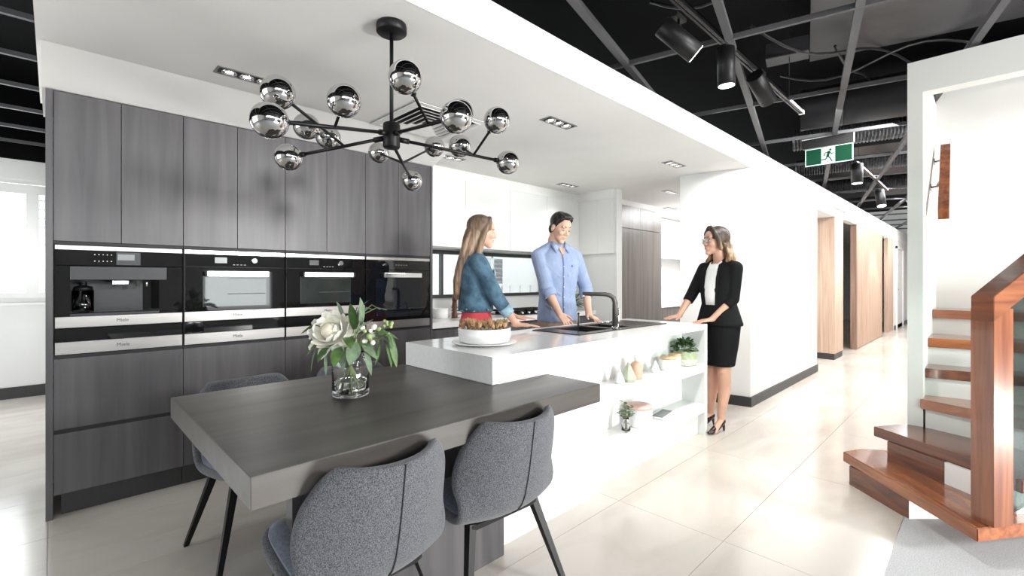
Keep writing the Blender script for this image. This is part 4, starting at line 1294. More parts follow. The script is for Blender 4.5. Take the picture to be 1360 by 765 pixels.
part('lid', lathe(bmesh.new(), [(0, 0.1255), (0.091, 0.1255), (0.091, 0.143), (0.085, 0.147), (0, 0.147)], (3.0, 1.75, SZ2), 28), pink_lid, t)
t = thing('tablet', 'slim slate and white tablet lying on the lower island shelf', 'tablet', (3.34, 1.75, SZ2), R(8))
part('case', box(-0.13, 0.13, -0.055, 0.055, 0, 0.014, 0.003), cloth_pale, t, local=True)
part('screen', box(-0.115, 0.115, -0.04, 0.04, 0.0142, 0.0165), slate_m, t, local=True)

# ------------------------------------------------------------------ chandelier
HUB = Vector((1.096, 1.896, 1.955))
t = thing('chandelier', 'black branching chandelier with fifteen smoked mirror globes over the table', 'chandelier', HUB)


def lp(p):
    return Vector(p) - HUB


part('ceiling_rose', lathe(bmesh.new(), [(0, 0.505), (0.066, 0.505), (0.068, 0.495), (0.068, 0.470), (0.062, 0.464), (0, 0.464)], HUB, 32), black_metal, t)
part('drop_rod', tube(bmesh.new(), [(0, 0, 0.05), (0, 0, 0.466)], 0.0085, 12), black_metal, t, local=True)
part('hub', lathe(bmesh.new(), [(0, -0.056), (0.034, -0.056), (0.038, -0.05), (0.038, 0.05), (0.034, 0.056), (0, 0.056)], HUB, 28), black_metal, t)
GL = {'A': ((0.512, 1.67, 1.83), (0.751, 1.632, 1.949), (0.847, 2.236, 2.02)), 'B': ((0.764, 2.23, 1.859), (0.58, 1.801, 1.979), (0.977, 2.30, 2.009)),
      'C': ((1.065, 1.379, 1.903), (0.909, 1.477, 2.034), (1.284, 1.635, 2.04)), 'D': ((1.667, 1.727, 1.904), (1.441, 1.564, 2.027), (1.541, 1.962, 2.012)),
      'E': ((1.51, 2.38, 1.887), (1.605, 2.286, 2.087), (1.37, 2.517, 2.051))}
gb = ball(bmesh.new(), (0, 0, 0), 0.06, 32, 20)
globe_me = mesh_of('globe', gb, smoked)
cap_me = None


def globe(pos, toward, arm):
    g = link('globe', globe_me, t)
    g.location = pos
    d = (Vector(toward) - Vector(pos)).normalized()
    p = Vector(pos)
    part('collar', tube(bmesh.new(), [p + d * 0.054, p + d * 0.076], 0.0115, 12), black_metal, arm, local=True)


for key, (g0, g1, g2) in GL.items():
    g0, g1, g2 = lp(g0), lp(g1), lp(g2)
    hz = {'A': 0.005, 'B': -0.01, 'C': 0.005, 'D': -0.012, 'E': -0.03}[key]
    d = Vector((g0.x, g0.y, 0)).normalized()
    s = d * 0.03 + Vector((0, 0, hz))
    dv = (g0 - s).normalized()
    arm = part('arm', tube(bmesh.new(), [s, g0 - dv * 0.05], 0.0075, 10), black_metal, t, local=True)
    part('socket', tube(bmesh.new(), [s, s + dv * 0.05], 0.0125, 12), black_metal, arm, local=True)
    globe(g0, s, arm)
    for gk, f in ((g1, 0.6), (g2, 0.55)):
        if key == 'A' and gk is g1:
            f = 0.52
        if key == 'B' and gk is g1:
            f = 0.42
        if key == 'D':
            f = 0.66
        if key == 'A' and gk is g2:
            f = 0.45
        if key == 'E':
            f = 0.45
        q = s + (g0 - s) * f
        dd = (gk - q).normalized()
        part('branch', tube(bmesh.new(), [q, gk - dd * 0.05], 0.006, 8), black_metal, arm, local=True)
        globe(gk, q, arm)

# ------------------------------------------------------------------ ceiling vent and downlights
t = thing('ceiling_vent', 'square white four way air vent in the kitchen ceiling behind the chandelier', 'vent', (1.975, 2.87, KZ))
vx, vy = 1.975, 2.87
part('backing', box(vx - 0.25, vx + 0.25, vy - 0.25, vy + 0.25, KZ - 0.002, KZ - 0.0005), black_paint, t)
for k in range(6):
    ro, ri = 0.31 - k * 0.048, 0.31 - k * 0.048 - (0.052 if k == 0 else 0.02)
    zo = KZ - 0.004 - (0 if k == 0 else 0.004)
    bm = bmesh.new()
    a = [bm.verts.new((vx + sx * ro, vy + sy * ro, zo - 0.010)) for sx, sy in ((-1, -1), (1, -1), (1, 1), (-1, 1))]
    b = [bm.verts.new((vx + sx * ri, vy + sy * ri, zo - (0.010 if k == 0 else 0.001))) for sx, sy in ((-1, -1), (1, -1), (1, 1), (-1, 1))]
    a2 = [bm.verts.new(v.co + Vector((0, 0, 0.004))) for v in a]
    b2 = [bm.verts.new(v.co + Vector((0, 0, 0.003))) for v in b]
    for q in range(4):
        n = (q + 1) % 4
        bm.faces.new((a[q], a[n], b[n], b[q]))
        bm.faces.new((a2[q], b2[q], b2[n], a2[n]))
        bm.faces.new((a[q], a2[q], a2[n], a[n]))
        bm.faces.new((b[q], b[n], b2[n], b2[q]))
    part('frame' if k == 0 else 'louvre', bm, satin_white, t)

DL = [(0.788, 2.96, 'at the left above the tall cabinets'), (2.657, 2.213, 'in the open ceiling right of the chandelier'), (2.676, 3.556, 'behind the chandelier, near the overhead cupboards'),
      (4.428, 2.196, 'left of the pillar, nearest the bulkhead'), (4.487, 3.594, 'above the man, near the overhead cupboards'), (5.801, 2.918, 'in front of the fridge cabinet'),
      (7.135, 3.602, 'beyond the fridge cabinet, smallest in view')]
for (x, y, where) in DL:
    t = thing('downlight', 'black recessed triple downlight ' + where, 'downlight', (x, y, KZ), 0, 'recessed triple downlights')
    hw, hh = 0.155, 0.055
    part('trim_frame', boxes((x - hw, x + hw, y - hh, y - hh + 0.012, KZ - 0.005, KZ - 0.0005), (x - hw, x + hw, y + hh - 0.012, y + hh, KZ - 0.005, KZ - 0.0005),
                             (x - hw, x - hw + 0.012, y - hh + 0.012, y + hh - 0.012, KZ - 0.005, KZ - 0.0005), (x + hw - 0.012, x + hw, y - hh + 0.012, y + hh - 0.012, KZ - 0.005, KZ - 0.0005)), steel, t)
    part('housing', box(x - hw + 0.012, x + hw - 0.012, y - hh + 0.012, y + hh - 0.012, KZ - 0.0015, KZ - 0.0005), black_paint, t)
    for k in (-1, 0, 1):
        lx = x + k * 0.088
        lm = part('lamp', lathe(bmesh.new(), [(0.036, -0.010), (0.040, -0.004), (0.036, -0.0016), (0.026, -0.003), (0.030, -0.008)], (lx, y, KZ), 18, close=True), chrome, t)
        part('lens', lathe(bmesh.new(), [(0, -0.0045), (0.022, -0.0035), (0, -0.0025)], (lx, y, KZ), 14), lens_dim, lm)
    spot('downlight_lamp', (x, y, KZ - 0.03), (x, y, 0), 9, 110, 0.8, 0.05)

# ------------------------------------------------------------------ black ceiling: grid rails, ducts, cables
GA = R(13.3)
E1 = Vector((math.cos(GA), math.sin(GA), 0))
E2 = Vector((-math.sin(GA), math.cos(GA), 0))
GZ = 2.75


def bar(a, b, w, h, bm=None):
    """bar from a to b, w wide, h tall"""
    bm = bm or bmesh.new()
    a, b = Vector(a), Vector(b)
    d = (b - a).normalized()
    s = d.cross(Vector((0, 0, 1)))
    s = s.normalized() * w / 2
    u = s.normalized().cross(d).normalized() * h / 2
    vs = [bm.verts.new(p + q + r) for p in (a, b) for q, r in ((-s, -u), (s, -u), (s, u), (-s, u))]
    for f in ((3, 2, 1, 0), (4, 5, 6, 7), (0, 1, 5, 4), (1, 2, 6, 5), (2, 3, 7, 6), (3, 0, 4, 7)):
        bm.faces.new([vs[i] for i in f])
    return bm


gr = thing('ceiling_grid', 'grey suspended grid rails crossing the black open ceiling', 'grid', (5.0, 0.8, GZ), 0)


def span(P, D, ymin, ymax, xmin, xmax):
    ts = []
    t0, t1 = -30, 30
    for lo, hi, p, d in ((ymin, ymax, P.y, D.y), (xmin, xmax, P.x, D.x)):
        if abs(d) < 1e-6:
            continue
        a, b = (lo - p) / d, (hi - p) / d
        t0, t1 = max(t0, min(a, b)), min(t1, max(a, b))
    return (t0, t1) if t1 > t0 else None


for k in range(-2, 12):
    g1 = 3.06 + 1.265 * k
    P = E1 * g1 + Vector((0, 0, GZ))
    r_ = span(P, E2, -3.0, 2.6, -2.5, 18.3)
    if r_:
        o = part('cross_rail', bar(P + E2 * r_[0], P + E2 * r_[1], 0.022, 0.03), grid_grey, gr)
for k in range(-5, 9):
    g2 = 0.39 + 0.63 * (-k)
    P = E2 * g2 + Vector((0, 0, GZ + 0.004))
    r_ = span(P, E1, -3.0, 2.6, -2.5, 18.3)
    if r_:
        part('main_rail', bar(P + E1 * r_[0], P + E1 * r_[1], 0.042, 0.036), grid_grey, gr)
hb = bmesh.new()
for k in range(0, 9):
    for q in range(-2, 4):
        p = E1 * (3.06 + 1.265 * k) + E2 * (0.39 - 0.63 * q + 0.05)
        if -2.5 < p.y < FY - 0.05 and -2 < p.x < 18:
            tube(hb, [(p.x, p.y, GZ), (p.x, p.y, 3.45)], 0.004, 5)
hb.free()
lg = thing('ceiling_grid', 'thin grey rails of the black ceiling over the left room', 'grid', (-1.2, 5.5, GZ), 0)
for y in (3.0, 3.709, 4.369, 5.05, 5.73, 6.42, 7.1):
    part('cross_rail', bar((-5.5, y, GZ), (-0.07 if y < 4.4 else -0.04, y, GZ), 0.03, 0.03), grid_grey, lg)

t = thing('air_duct', 'large black round duct crossing the open ceiling above the second grid rail', 'duct', tuple(E1 * 5.95 + Vector((0, 0, 3.12))))
P = E1 * 5.95 + Vector((0, 0, 3.13))
part('duct_pipe', tube(bmesh.new(), [P + E2 * -2.6, P + E2 * 0.05], 0.21, 28), duct_black, t)
for s in (-1.9, -1.1, -0.3):
    part('joint_band', tube(bmesh.new(), [P + E2 * (s - 0.02), P + E2 * (s + 0.02)], 0.216, 28), duct_black, t)
for (g1, z, lab, r) in ((6.75, 3.02, 'ribbed foil flexible duct behind the large black duct', 0.13), (8.6, 3.05, 'ribbed foil flexible duct beyond the exit sign', 0.13), (10.6, 3.05, 'ribbed foil flexible duct far down the corridor ceiling', 0.15)):
    t = thing('flexible_duct', lab, 'duct', tuple(E1 * g1 + Vector((0, 0, z))))
    P = E1 * g1 + Vector((0, 0, z))
    pts, rs = [], []
    for k in range(161):
        pts.append(P + E2 * (-2.5 + 0.0165 * k))
        rs.append(r * (1.0 if k % 2 else 0.88))
    part('ribbed_hose', tube(bmesh.new(), pts, rs, 16, smooth=False), foil, t)
for (g1, z, w, lab) in ((7.7, 3.15, 0.5, 'flat black air duct above the exit sign'), (9.6, 3.2, 0.6, 'flat black air duct beyond the flexible duct'), (12.0, 3.2, 0.7, 'flat black air duct far along the corridor')):
    P = E1 * g1 + Vector((0, 0, z))
    b = bar(P + E2 * -3.0, P + E2 * 0.0, w, 0.28)
    solo('air_duct', b, duct_black, lab, 'duct', tuple(P))
P = E1 * 4.55 + E2 * -0.75 + Vector((0, 0, 3.36))
solo('bulkhead_panel', bar(P + E2 * -0.9 + E1 * 0.0, P + E2 * 0.72, 1.15, 0.08), mat('grey_panel', (0.05, 0.047, 0.05), 0.5, noise=0.5, scale=(1.5, 1.5, 1.5)), 'dull dark grey sheet panel fixed above the grid', 'panel', tuple(P))
P = E1 * 4.42 + E2 * 0.13 + Vector((0, 0, 3.17))
t = thing('junction_box', 'dark metal service box hanging above the track lights', 'box', tuple(P))
part('box_body', bar(P + E2 * -0.15, P + E2 * 0.15, 0.16, 0.12), duct_black, t)
part('cover', bar(P + E2 * -0.15 + Vector((0, 0, -0.064)), P + E2 * 0.15 + Vector((0, 0, -0.064)), 0.165, 0.008), grid_grey, t)
for i, (a, b, sag) in enumerate((((3.9, 0.35), (5.6, -0.9), 0.10), ((4.6, -0.2), (6.0, -0.6), 0.06), ((3.2, 0.9), (3.3, -0.4), 0.12), ((5.0, 0.2), (5.2, -1.2), 0.10))):
    pts = []
    for k in range(13):
        s = k / 12
        p = E1 * (a[0] + (b[0] - a[0]) * s) + E2 * (a[1] + (b[1] - a[1]) * s) + Vector((0, 0, 3.2 - sag * math.sin(PI * s * 2)))
        pts.append(p)
    solo('cable', tube(bmesh.new(), pts, 0.011, 6), black_paint, ['black cable draped above the track lights beside the grey panel', 'black cable looping near the large duct', 'black cable crossing in front of the service box', 'black cable hanging over the grey panel'][i], 'cable', tuple(pts[0]))

# ------------------------------------------------------------------ track lights
def track(x0, x1, y, z, label):
    t = thing('light_track', label, 'track', ((x0 + x1) / 2, y, z))
    part('rail_body', boxes((x0, x1, y - 0.018, y - 0.006, z - 0.03, z), (x0, x1, y + 0.006, y + 0.018, z - 0.03, z), (x0, x1, y - 0.018, y + 0.018, z - 0.006, z)), black_metal, t)
    part('conductor', box(x0 + 0.01, x1 - 0.01, y - 0.005, y + 0.005, z - 0.022, z - 0.018), steel, t)
    part('end_cap', box(x1, x1 + 0.03, y - 0.019, y + 0.019, z - 0.032, z), steel, t)
    for k in range(3):
        xx = x0 + (x1 - x0) * (0.1 + 0.4 * k)
        part('drop_wire', tube(bmesh.new(), [(xx, y, z), (xx, y, 3.45)], 0.003, 5), black_metal, t)
    return t


def head(x, y, z, aimd, label, glow=True, L=0.21, r=0.046, power=0, target=None):
    """cylinder spot: hangs from the track at (x, y, z)"""
    t = thing('track_spotlight', label, 'spotlight', (x, y, z), 0, 'black cylinder track spotlights')
    d = Vector(aimd).normalized()
    c = Vector((x, y, z - 0.15))
    a, b = c - d * L * 0.5, c + d * L * 0.5
    part('adapter', box(x - 0.05, x + 0.05, y - 0.016, y + 0.016, z - 0.05, z - 0.031), black_metal, t)
    part('yoke', tube(bmesh.new(), [(x, y, z - 0.045), (x, y, z - 0.10), c - d * 0.01], 0.006, 8), black_metal, t)
    part('knuckle', ball(bmesh.new(), (x, y, z - 0.085), 0.013, 10, 8), chrome, t)
    part('barrel', tube(bmesh.new(), [a, a + d * 0.004, b], [r * 0.93, r, r], 28), black_metal, t)
    part('lens', tube(bmesh.new(), [b - d * 0.001, b + d * 0.002], r * 0.88, 28), lens_glow if glow else black_glass, t)
    if power:
        spot('track_lamp', b + d * 0.02, target if target else b + d * 3, power, 75, 0.7, 0.035)
    return t


TY1 = 1.12
track(1.2, 4.58, TY1, 2.76, 'black light track running along the bulkhead, nearer the camera')
head(2.21, TY1 - 0.05, 2.64, (0.55, -0.54, -0.63), 'black track spotlight tilted to the right, nearest the bulkhead', True, 0.22, 0.05, 60, (3.6, 0.9, 0))
head(2.86, TY1 - 0.03, 2.72, (0.06, 0.0, -1), 'black track spotlight pointing straight down, middle of the track', True, 0.22, 0.05, 60, (3.6, 1.7, 0))
head(3.48, TY1 - 0.03, 2.77, (0.85, -0.1, -0.5), 'black track spotlight seen from behind near the track end', False, 0.24, 0.055, 120, (5.8, 1.70, 1.2))
track(6.9, 9.45, TY1, 2.76, 'black light track further down the corridor behind the exit sign')
track(11.0, 13.4, TY1 - 0.1, 2.76, 'black light track farthest down the corridor')
head(7.05, TY1, 2.76, (0.0, 0.0, -1), 'black track spotlight hanging directly under the exit sign', True, 0.24, 0.06, 90, (7.0, 1.70, 0.5))
head(9.0, TY1 + 0.02, 2.70, (-0.25, -0.15, -0.95), 'black track spotlight at the far end of the second track', True, 0.26, 0.06, 90, (9.8, 1.70, 0.6))
head(12.6, TY1 - 0.1, 2.76, (-0.35, -0.3, -0.9), 'black track spotlight farthest down the corridor', True, 0.26, 0.07, 120, (12.4, 1.70, 0.6))

# ------------------------------------------------------------------ exit sign
EX = 5.55
t = thing('exit_sign', 'green running man exit sign hanging from the black ceiling', 'sign', (EX, 1.115, 2.745))
part('hanger_box', box(EX - 0.02, EX + 0.045, 0.905, 1.338, 2.648, 2.745, 0.002), black_paint, t)
part('hanger_trim', boxes((EX - 0.024, EX - 0.02, 0.897, 1.345, 2.738, 2.748), (EX - 0.024, EX - 0.02, 0.897, 0.905, 2.64, 2.74)), satin_white, t)
part('sign_plate', box(EX - 0.006, EX + 0.006, 0.912, 1.317, 2.468, 2.640), exit_white, t)
part('green_field', box(EX - 0.008, EX - 0.006, 0.920, 1.058, 2.476, 2.632), exit_green, t)
part('green_field', box(EX - 0.008, EX - 0.006, 1.176, 1.309, 2.476, 2.632), exit_green, t)


def man_pt(a, z):      # a: 0..1 from the left edge of the white door field as seen, z: 0..1 up
    return (EX - 0.0068, 1.174 - a * 0.114, 2.480 + z * 0.150)


mb = bmesh.new()
tube(mb, [man_pt(0.62, 0.84), man_pt(0.625, 0.85)], 0.0115, 16)
ball(mb, man_pt(0.66, 0.84), (0.0012, 0.0105, 0.0115), 14, 8)
for pts, w in (([(0.56, 0.72), (0.46, 0.42)], 0.024), ([(0.56, 0.70), (0.30, 0.68), (0.18, 0.48)], 0.0085), ([(0.60, 0.70), (0.74, 0.56), (0.92, 0.60)], 0.0085),
               ([(0.46, 0.44), (0.62, 0.30), (0.80, 0.06)], 0.0105), ([(0.45, 0.42), (0.32, 0.24), (0.02, 0.24)], 0.0105)):
    for (a0, z0_), (a1, z1_) in zip(pts, pts[1:]):
        p, q = Vector(man_pt(a0, z0_)), Vector(man_pt(a1, z1_))
        s = (q - p).normalized().cross(Vector((1, 0, 0))) * w / 2
        e = (q - p).normalized() * w * 0.25
        vs = [mb.verts.new(v + Vector((dx, 0, 0))) for dx in (-0.0012, 0.0006) for v in (p - e - s, p - e + s, q + e + s, q + e - s)]
        for f in ((0, 1, 2, 3), (7, 6, 5, 4), (0, 4, 5, 1), (1, 5, 6, 2), (2, 6, 7, 3), (3, 7, 4, 0)):
            mb.faces.new([vs[i] for i in f])
part('running_man', mb, exit_green, t)

# ------------------------------------------------------------------ corridor timber
t = thing('timber_column', 'square oak clad column standing in the corridor opening', 'column', (9.35, 2.1, 0))
part('cladding', box(9.05, 9.66, 1.73, 2.5, 0.10, 2.33, 0.002), oak, t)
part('plinth', box(9.06, 9.65, 1.74, 2.49, 0, 0.10), skirting_black, t)
t = thing('timber_screen', 'long oak wall of fine vertical battens along the corridor', 'wall', (12.2, 1.75, 0))
part('backing_board', box(10.75, 13.70, 1.735, 1.80, 0.0, 2.60), oak, t)
part('edge_board', box(10.68, 10.75, 1.705, 1.80, 0.0, 2.60), wood_material('brown_edge_board', (0.20, 0.12, 0.085), (0.30, 0.19, 0.14), (30, 30, 1.2), 0.5), t)
bb = bmesh.new()
for k in range(42):
    bx(bb, 10.76 + k * 0.07, 10.80 + k * 0.07, 1.70, 1.735, 0.02, 2.60)
o = part('battens', bb, oak, t)
o['kind'] = 'stuff'
t = thing('planter_ledge', 'low oak ledge in the gap between column and batten wall', 'ledge', (11.2, 2.75, 0))
part('ledge_front', box(10.2, 12.6, 2.55, 2.6, 0, 1.0), oak, t)
part('ledge_top', box(10.2, 12.6, 2.55, 2.95, 1.0, 1.03), oak, t)
t = thing('leafy_plant', 'dark leafy plant in the gap beside the batten wall', 'plant', (12.0, 2.75, 1.031))
part('pot', lathe(bmesh.new(), [(0, 0), (0.12, 0), (0.14, 0.2), (0.12, 0.2), (0, 0.18)], (12.0, 2.75, 1.031), 14), skirting_black, t)
for k in range(90):
    a, e, rr = rnd.uniform(0, 2 * PI), rnd.uniform(-0.2, 1.5), rnd.uniform(0.1, 0.3)
    d = Vector((math.cos(a) * math.cos(e), math.sin(a) * math.cos(e), math.sin(e)))
    put_leaf(t, LC, 'big%d' % (k % 2), lambda: leaf(0.22, 0.11, 0.5, 0.2, 5), (leaf_dark, leaf_m)[k % 2], (d.x * rr, d.y * rr * 0.6, 0.28 + d.z * rr * 1.6), d, rnd.uniform(-0.8, 0.8), rnd.uniform(0.8, 1.2))
t = thing('timber_screen', 'narrow oak panel at the far end of the corridor wall', 'wall', (15.2, 1.75, 0))
part('panel', box(14.75, 15.7, 1.72, 1.80, 0.0, 2.50), oak, t)
t = thing('display_shelf', 'small white display shelf in the far corridor niche', 'shelf', (14.2, 2.0, 0))
part('back_board', box(13.75, 14.75, 2.1, 2.14, 0, 2.4), satin_white, t)
for z in (0.25, 0.8, 1.3):
    part('shelf_board', box(13.75, 14.75, 1.85, 2.1, z, z + 0.04), satin_white, t)
for (x, z, m, lab) in ((14.0, 1.34, slate_m, 'grey block on the top shelf of the far corridor niche'), (14.3, 0.29, black_paint, 'black box on the bottom shelf of the far corridor niche')):
    solo('storage_box', box(x - 0.14, x + 0.14, 1.9, 2.08, z + 0.001, z + 0.22, 0.008), m, lab, 'box', (x, 2.0, z))
d1 = struct('door_1', boxes((15.9, 15.98, 1.66, 1.70, 0, 2.2), (17.2, 17.28, 1.66, 1.70, 0, 2.2), (15.9, 17.28, 1.66, 1.70, 2.14, 2.2)), satin_white)
struct('door_leaf', box(15.98, 17.2, 1.69, 1.73, 0.01, 2.14), gloss_white, d1)
struct('handle', tube(bmesh.new(), [(16.1, 1.66, 1.05), (16.25, 1.66, 1.05)], 0.012, 8), chrome, d1)
struct('wall_corridor_far', box(15.7, 18.5, 1.705, 1.82, 0, 2.36), white_wall)
struct('baseboard_corridor_far', box(15.7, 18.5, 1.69, 1.705, 0, 0.10), skirting_black)

# ------------------------------------------------------------------ stairs
st = thing('staircase', 'polished red timber winder stairs with white risers', 'stairs', (3.9, -0.1, 0))
RX = -1.05
TR = [([(3.68, 0.66), (2.97, 0.03), (3.27, -0.17), (3.9, -0.62), (4.3, -0.1), (3.83, 0.59)], 0.18, jarrah_h),
      ([(3.764, 0.513), (3.434, 0.03), (3.235, -0.115), (3.80, -0.55), (4.3, -0.3), (4.15, 0.20), (3.96, 0.385)], 0.36, jarrah_dark),
      ([(3.955, 0.30), (3.852, 0.034), (3.79, -0.14), (3.62, -0.5), (4.35, -0.6), (4.35, 0.2868)], 0.54, jarrah_y),
      ([(4.09, 0.2868), (4.17, -0.16), (4.20, RX), (4.55, RX), (4.55, 0.2868)], 0.72, jarrah_dark),
      ([(4.31, 0.2868), (4.36, -0.16), (4.42, RX), (4.85, RX), (4.85, 0.2868)], 0.90, jarrah_y),
      ([(4.68, 0.2868), (4.66, -0.16), (4.70, RX), (5.05, RX), (5.05, 0.2868)], 1.08, jarrah_y)]
for poly, z, m in TR:
    part('tread', prism(poly, z - 0.062, z, bevel=0.004), m, st)
RI = [([(3.617, 0.615), (3.313, 0.298), (3.335, 0.278), (3.64, 0.595)], 0, 0.118, jarrah_dark),
      ([(3.314, 0.297), (3.447, 0.165), (3.60, 0.31), (3.46, 0.44)], 0, 0.118, white_wall),
      ([(3.70, 0.435), (3.50, 0.165), (3.53, 0.14), (3.73, 0.41)], 0.18, 0.298, jarrah_dark),
      ([(3.50, 0.164), (3.29, -0.10), (3.60, -0.35), (3.70, 0.0)], 0.18, 0.298, white_wall),
      ([(3.97, 0.275), (3.88, 0.03), (3.82, -0.14), (3.66, -0.48), (3.9, -0.5), (4.05, 0.2868)], 0.36, 0.478, cream_wall),
      ([(4.115, 0.2868), (4.195, -0.16), (4.225, RX), (4.26, RX), (4.23, -0.16), (4.15, 0.2868)], 0.54, 0.658, cream_wall),
      ([(4.335, 0.2868), (4.385, -0.16), (4.445, RX), (4.48, RX), (4.42, -0.16), (4.37, 0.2868)], 0.72, 0.838, cream_wall),
      ([(4.705, 0.2868), (4.685, -0.16), (4.725, RX), (4.76, RX), (4.72, -0.16), (4.74, 0.2868)], 0.90, 1.018, cream_wall)]
for poly, z0_, z1_, m in RI:
    part('riser', prism(poly, z0_, z1_), m, st)
BD = Vector((0.83, -0.56, 0)).normalized()
pn = Vector((BD.y, -BD.x, 0))
bal = thing('balustrade', 'red timber newel post and handrail with clear glass panel', 'balustrade', (3.10, -0.02, 0.181))
C0 = Vector((3.10, -0.015, 0))
q = 0.047
part('newel_post', prism([tuple((C0 + BD * (sx * 0.055) + pn * (sy * 0.046))[:2]) for sx, sy in ((-1, -1), (1, -1), (1, 1), (-1, 1))], 0.181, 1.17), jarrah_v, bal)
hr = bmesh.new()
SL = 0.64
vs = []
for dd, zt in ((-0.056, 1.225), (1.1, 1.225 + SL * 1.156)):
    for off in (-0.0465, 0.0465):
        for z in (zt - 0.115, zt):
            p = C0 + BD * dd + pn * off
            vs.append(hr.verts.new((p.x, p.y, z)))
for f in ((0, 1, 3, 2), (4, 6, 7, 5), (0, 4, 5, 1), (2, 3, 7, 6), (1, 5, 7, 3), (0, 2, 6, 4)):
    hr.faces.new([vs[i] for i in f])
bmesh.ops.bevel(hr, geom=hr.edges[:], offset=0.003, segments=1, affect='EDGES')
part('handrail', hr, jarrah_rail, bal)
gp = bmesh.new()
g0, g1_ = C0 + BD * 0.075, C0 + BD * 1.05
vs = []
for off in (-0.006, 0.006):
    for p, z in ((g0, 0.20), (g1_, 0.50), (g1_, 1.80), (g0, 1.22)):
        vs.append(gp.verts.new((p.x + pn.x * off, p.y + pn.y * off, z)))
for f in ((3, 2, 1, 0), (4, 5, 6, 7), (0, 1, 5, 4), (1, 2, 6, 5), (2, 3, 7, 6), (3, 0, 4, 7)):
    gp.faces.new([vs[i] for i in f])
gl_ = part('glass_panel', gp, balustrade_glass, bal)
ge = bmesh.new()
bar(g0 - BD * 0.003 + Vector((0, 0, 0.20)), g0 - BD * 0.003 + Vector((0, 0, 1.22)), 0.012, 0.006, ge)
part('glass_edge', ge, glass_edge, gl_)

struct('wall_stair_side', prism([(3.97, 0.287), (5.3, 0.287), (5.3, 0.364), (3.97, 0.364)], 0, 2.71), cream_wall)
struct('wall_stair_header', box(3.97, 4.08, -2.2, 0.287, 2.505, 2.71), cream_wall)
struct('wall_stair_back', box(5.06, 5.2, -2.2, 0.287, 0, 2.95), cream_wall)
t = thing('wall_handrail', 'short red timber handrail on steel brackets on the stair wall', 'handrail', (4.5, 0.21, 1.72))
part('rail', bar((4.16, 0.200, 1.735), (4.86, 0.222, 2.30), 0.055, 0.085), jarrah_v, t)
for (x, z) in ((4.55, 2.00), (4.86, 2.24)):
    b = part('bracket', tube(bmesh.new(), [(x - 0.02, 0.286, z - 0.03), (x - 0.04, 0.25, z - 0.03), (x - 0.06, 0.235, z + 0.0)], 0.008, 8), steel, t)
    part('bracket_plate', tube(bmesh.new(), [(x - 0.02, 0.2865, z - 0.03), (x - 0.02, 0.281, z - 0.03)], 0.026, 14), steel, b)

# ------------------------------------------------------------------ people
def cap(bm, p0, r0, p1, r1, seg=14):
    """tapered capsule, closed"""
    p0, p1 = Vector(p0), Vector(p1)
    d = (p1 - p0).normalized()
    pts, rs = [], []
    for a in (75, 50, 25):
        pts.append(p0 - d * r0 * math.sin(R(a)))
        rs.append(r0 * math.cos(R(a)))
    pts += [p0, p1]
    rs += [r0, r1]
    for a in (25, 50, 75):
        pts.append(p1 + d * r1 * math.sin(R(a)))
        rs.append(r1 * math.cos(R(a)))
    tube(bm, pts, rs, seg)
    return bm


def chain(bm, pts, rs, seg=14):
    for i in range(len(pts) - 1):
        cap(bm, pts[i], rs[i], pts[i + 1], rs[i + 1], seg)
    return bm


def ering(c, rx, ry, n=28, pw=2.0, rz=0.0):
    out = []
    for k in range(n):
        a = 2 * PI * k / n
        ca, sa = math.cos(a), math.sin(a)
        x = rx * math.copysign(abs(ca) ** (2 / pw), ca)
        y = ry * math.copysign(abs(sa) ** (2 / pw), sa)
        out.append(Vector(c) + Vector((x * math.cos(rz) - y * math.sin(rz), x * math.sin(rz) + y * math.cos(rz), 0)))
    return out


def torso(bm, rows, pw=2.3):
    """rows: (z, y, rx, ry[, x])"""
    return loft(bm, [ering(((r[4] if len(r) > 4 else 0), r[1], r[0]), r[2], r[3], pw=pw) for r in rows])


def body_mesh(name, bm, m, parent, voxel=0.006, smooth=4, cut=None, label=None):
    """join overlapping closed shapes into one continuous smooth skin"""
    bmesh.ops.recalc_face_normals(bm, faces=bm.faces[:])
    me = bpy.data.meshes.new(name)
    bm.to_mesh(me)
    bm.free()
    o = bpy.data.objects.new(name, me)
    COL.objects.link(o)
    a = o.modifiers.new('r', 'REMESH')
    a.mode = 'VOXEL'
    a.voxel_size = voxel
    a.use_smooth_shade = True
    if smooth:
        b = o.modifiers.new('s', 'SMOOTH')
        b.factor = 0.5
        b.iterations = smooth
    bpy.context.view_layer.update()
    dg = bpy.context.evaluated_depsgraph_get()
    nm = bpy.data.meshes.new_from_object(o.evaluated_get(dg))
    bpy.data.objects.remove(o)
    bpy.data.meshes.remove(me)
    nm.name = name
    nm.materials.clear()
    nm.materials.append(m)
    for p in nm.polygons:
        p.use_smooth = True
    o = link(name, nm, parent)
    if label:
        o['label'] = label
    return o


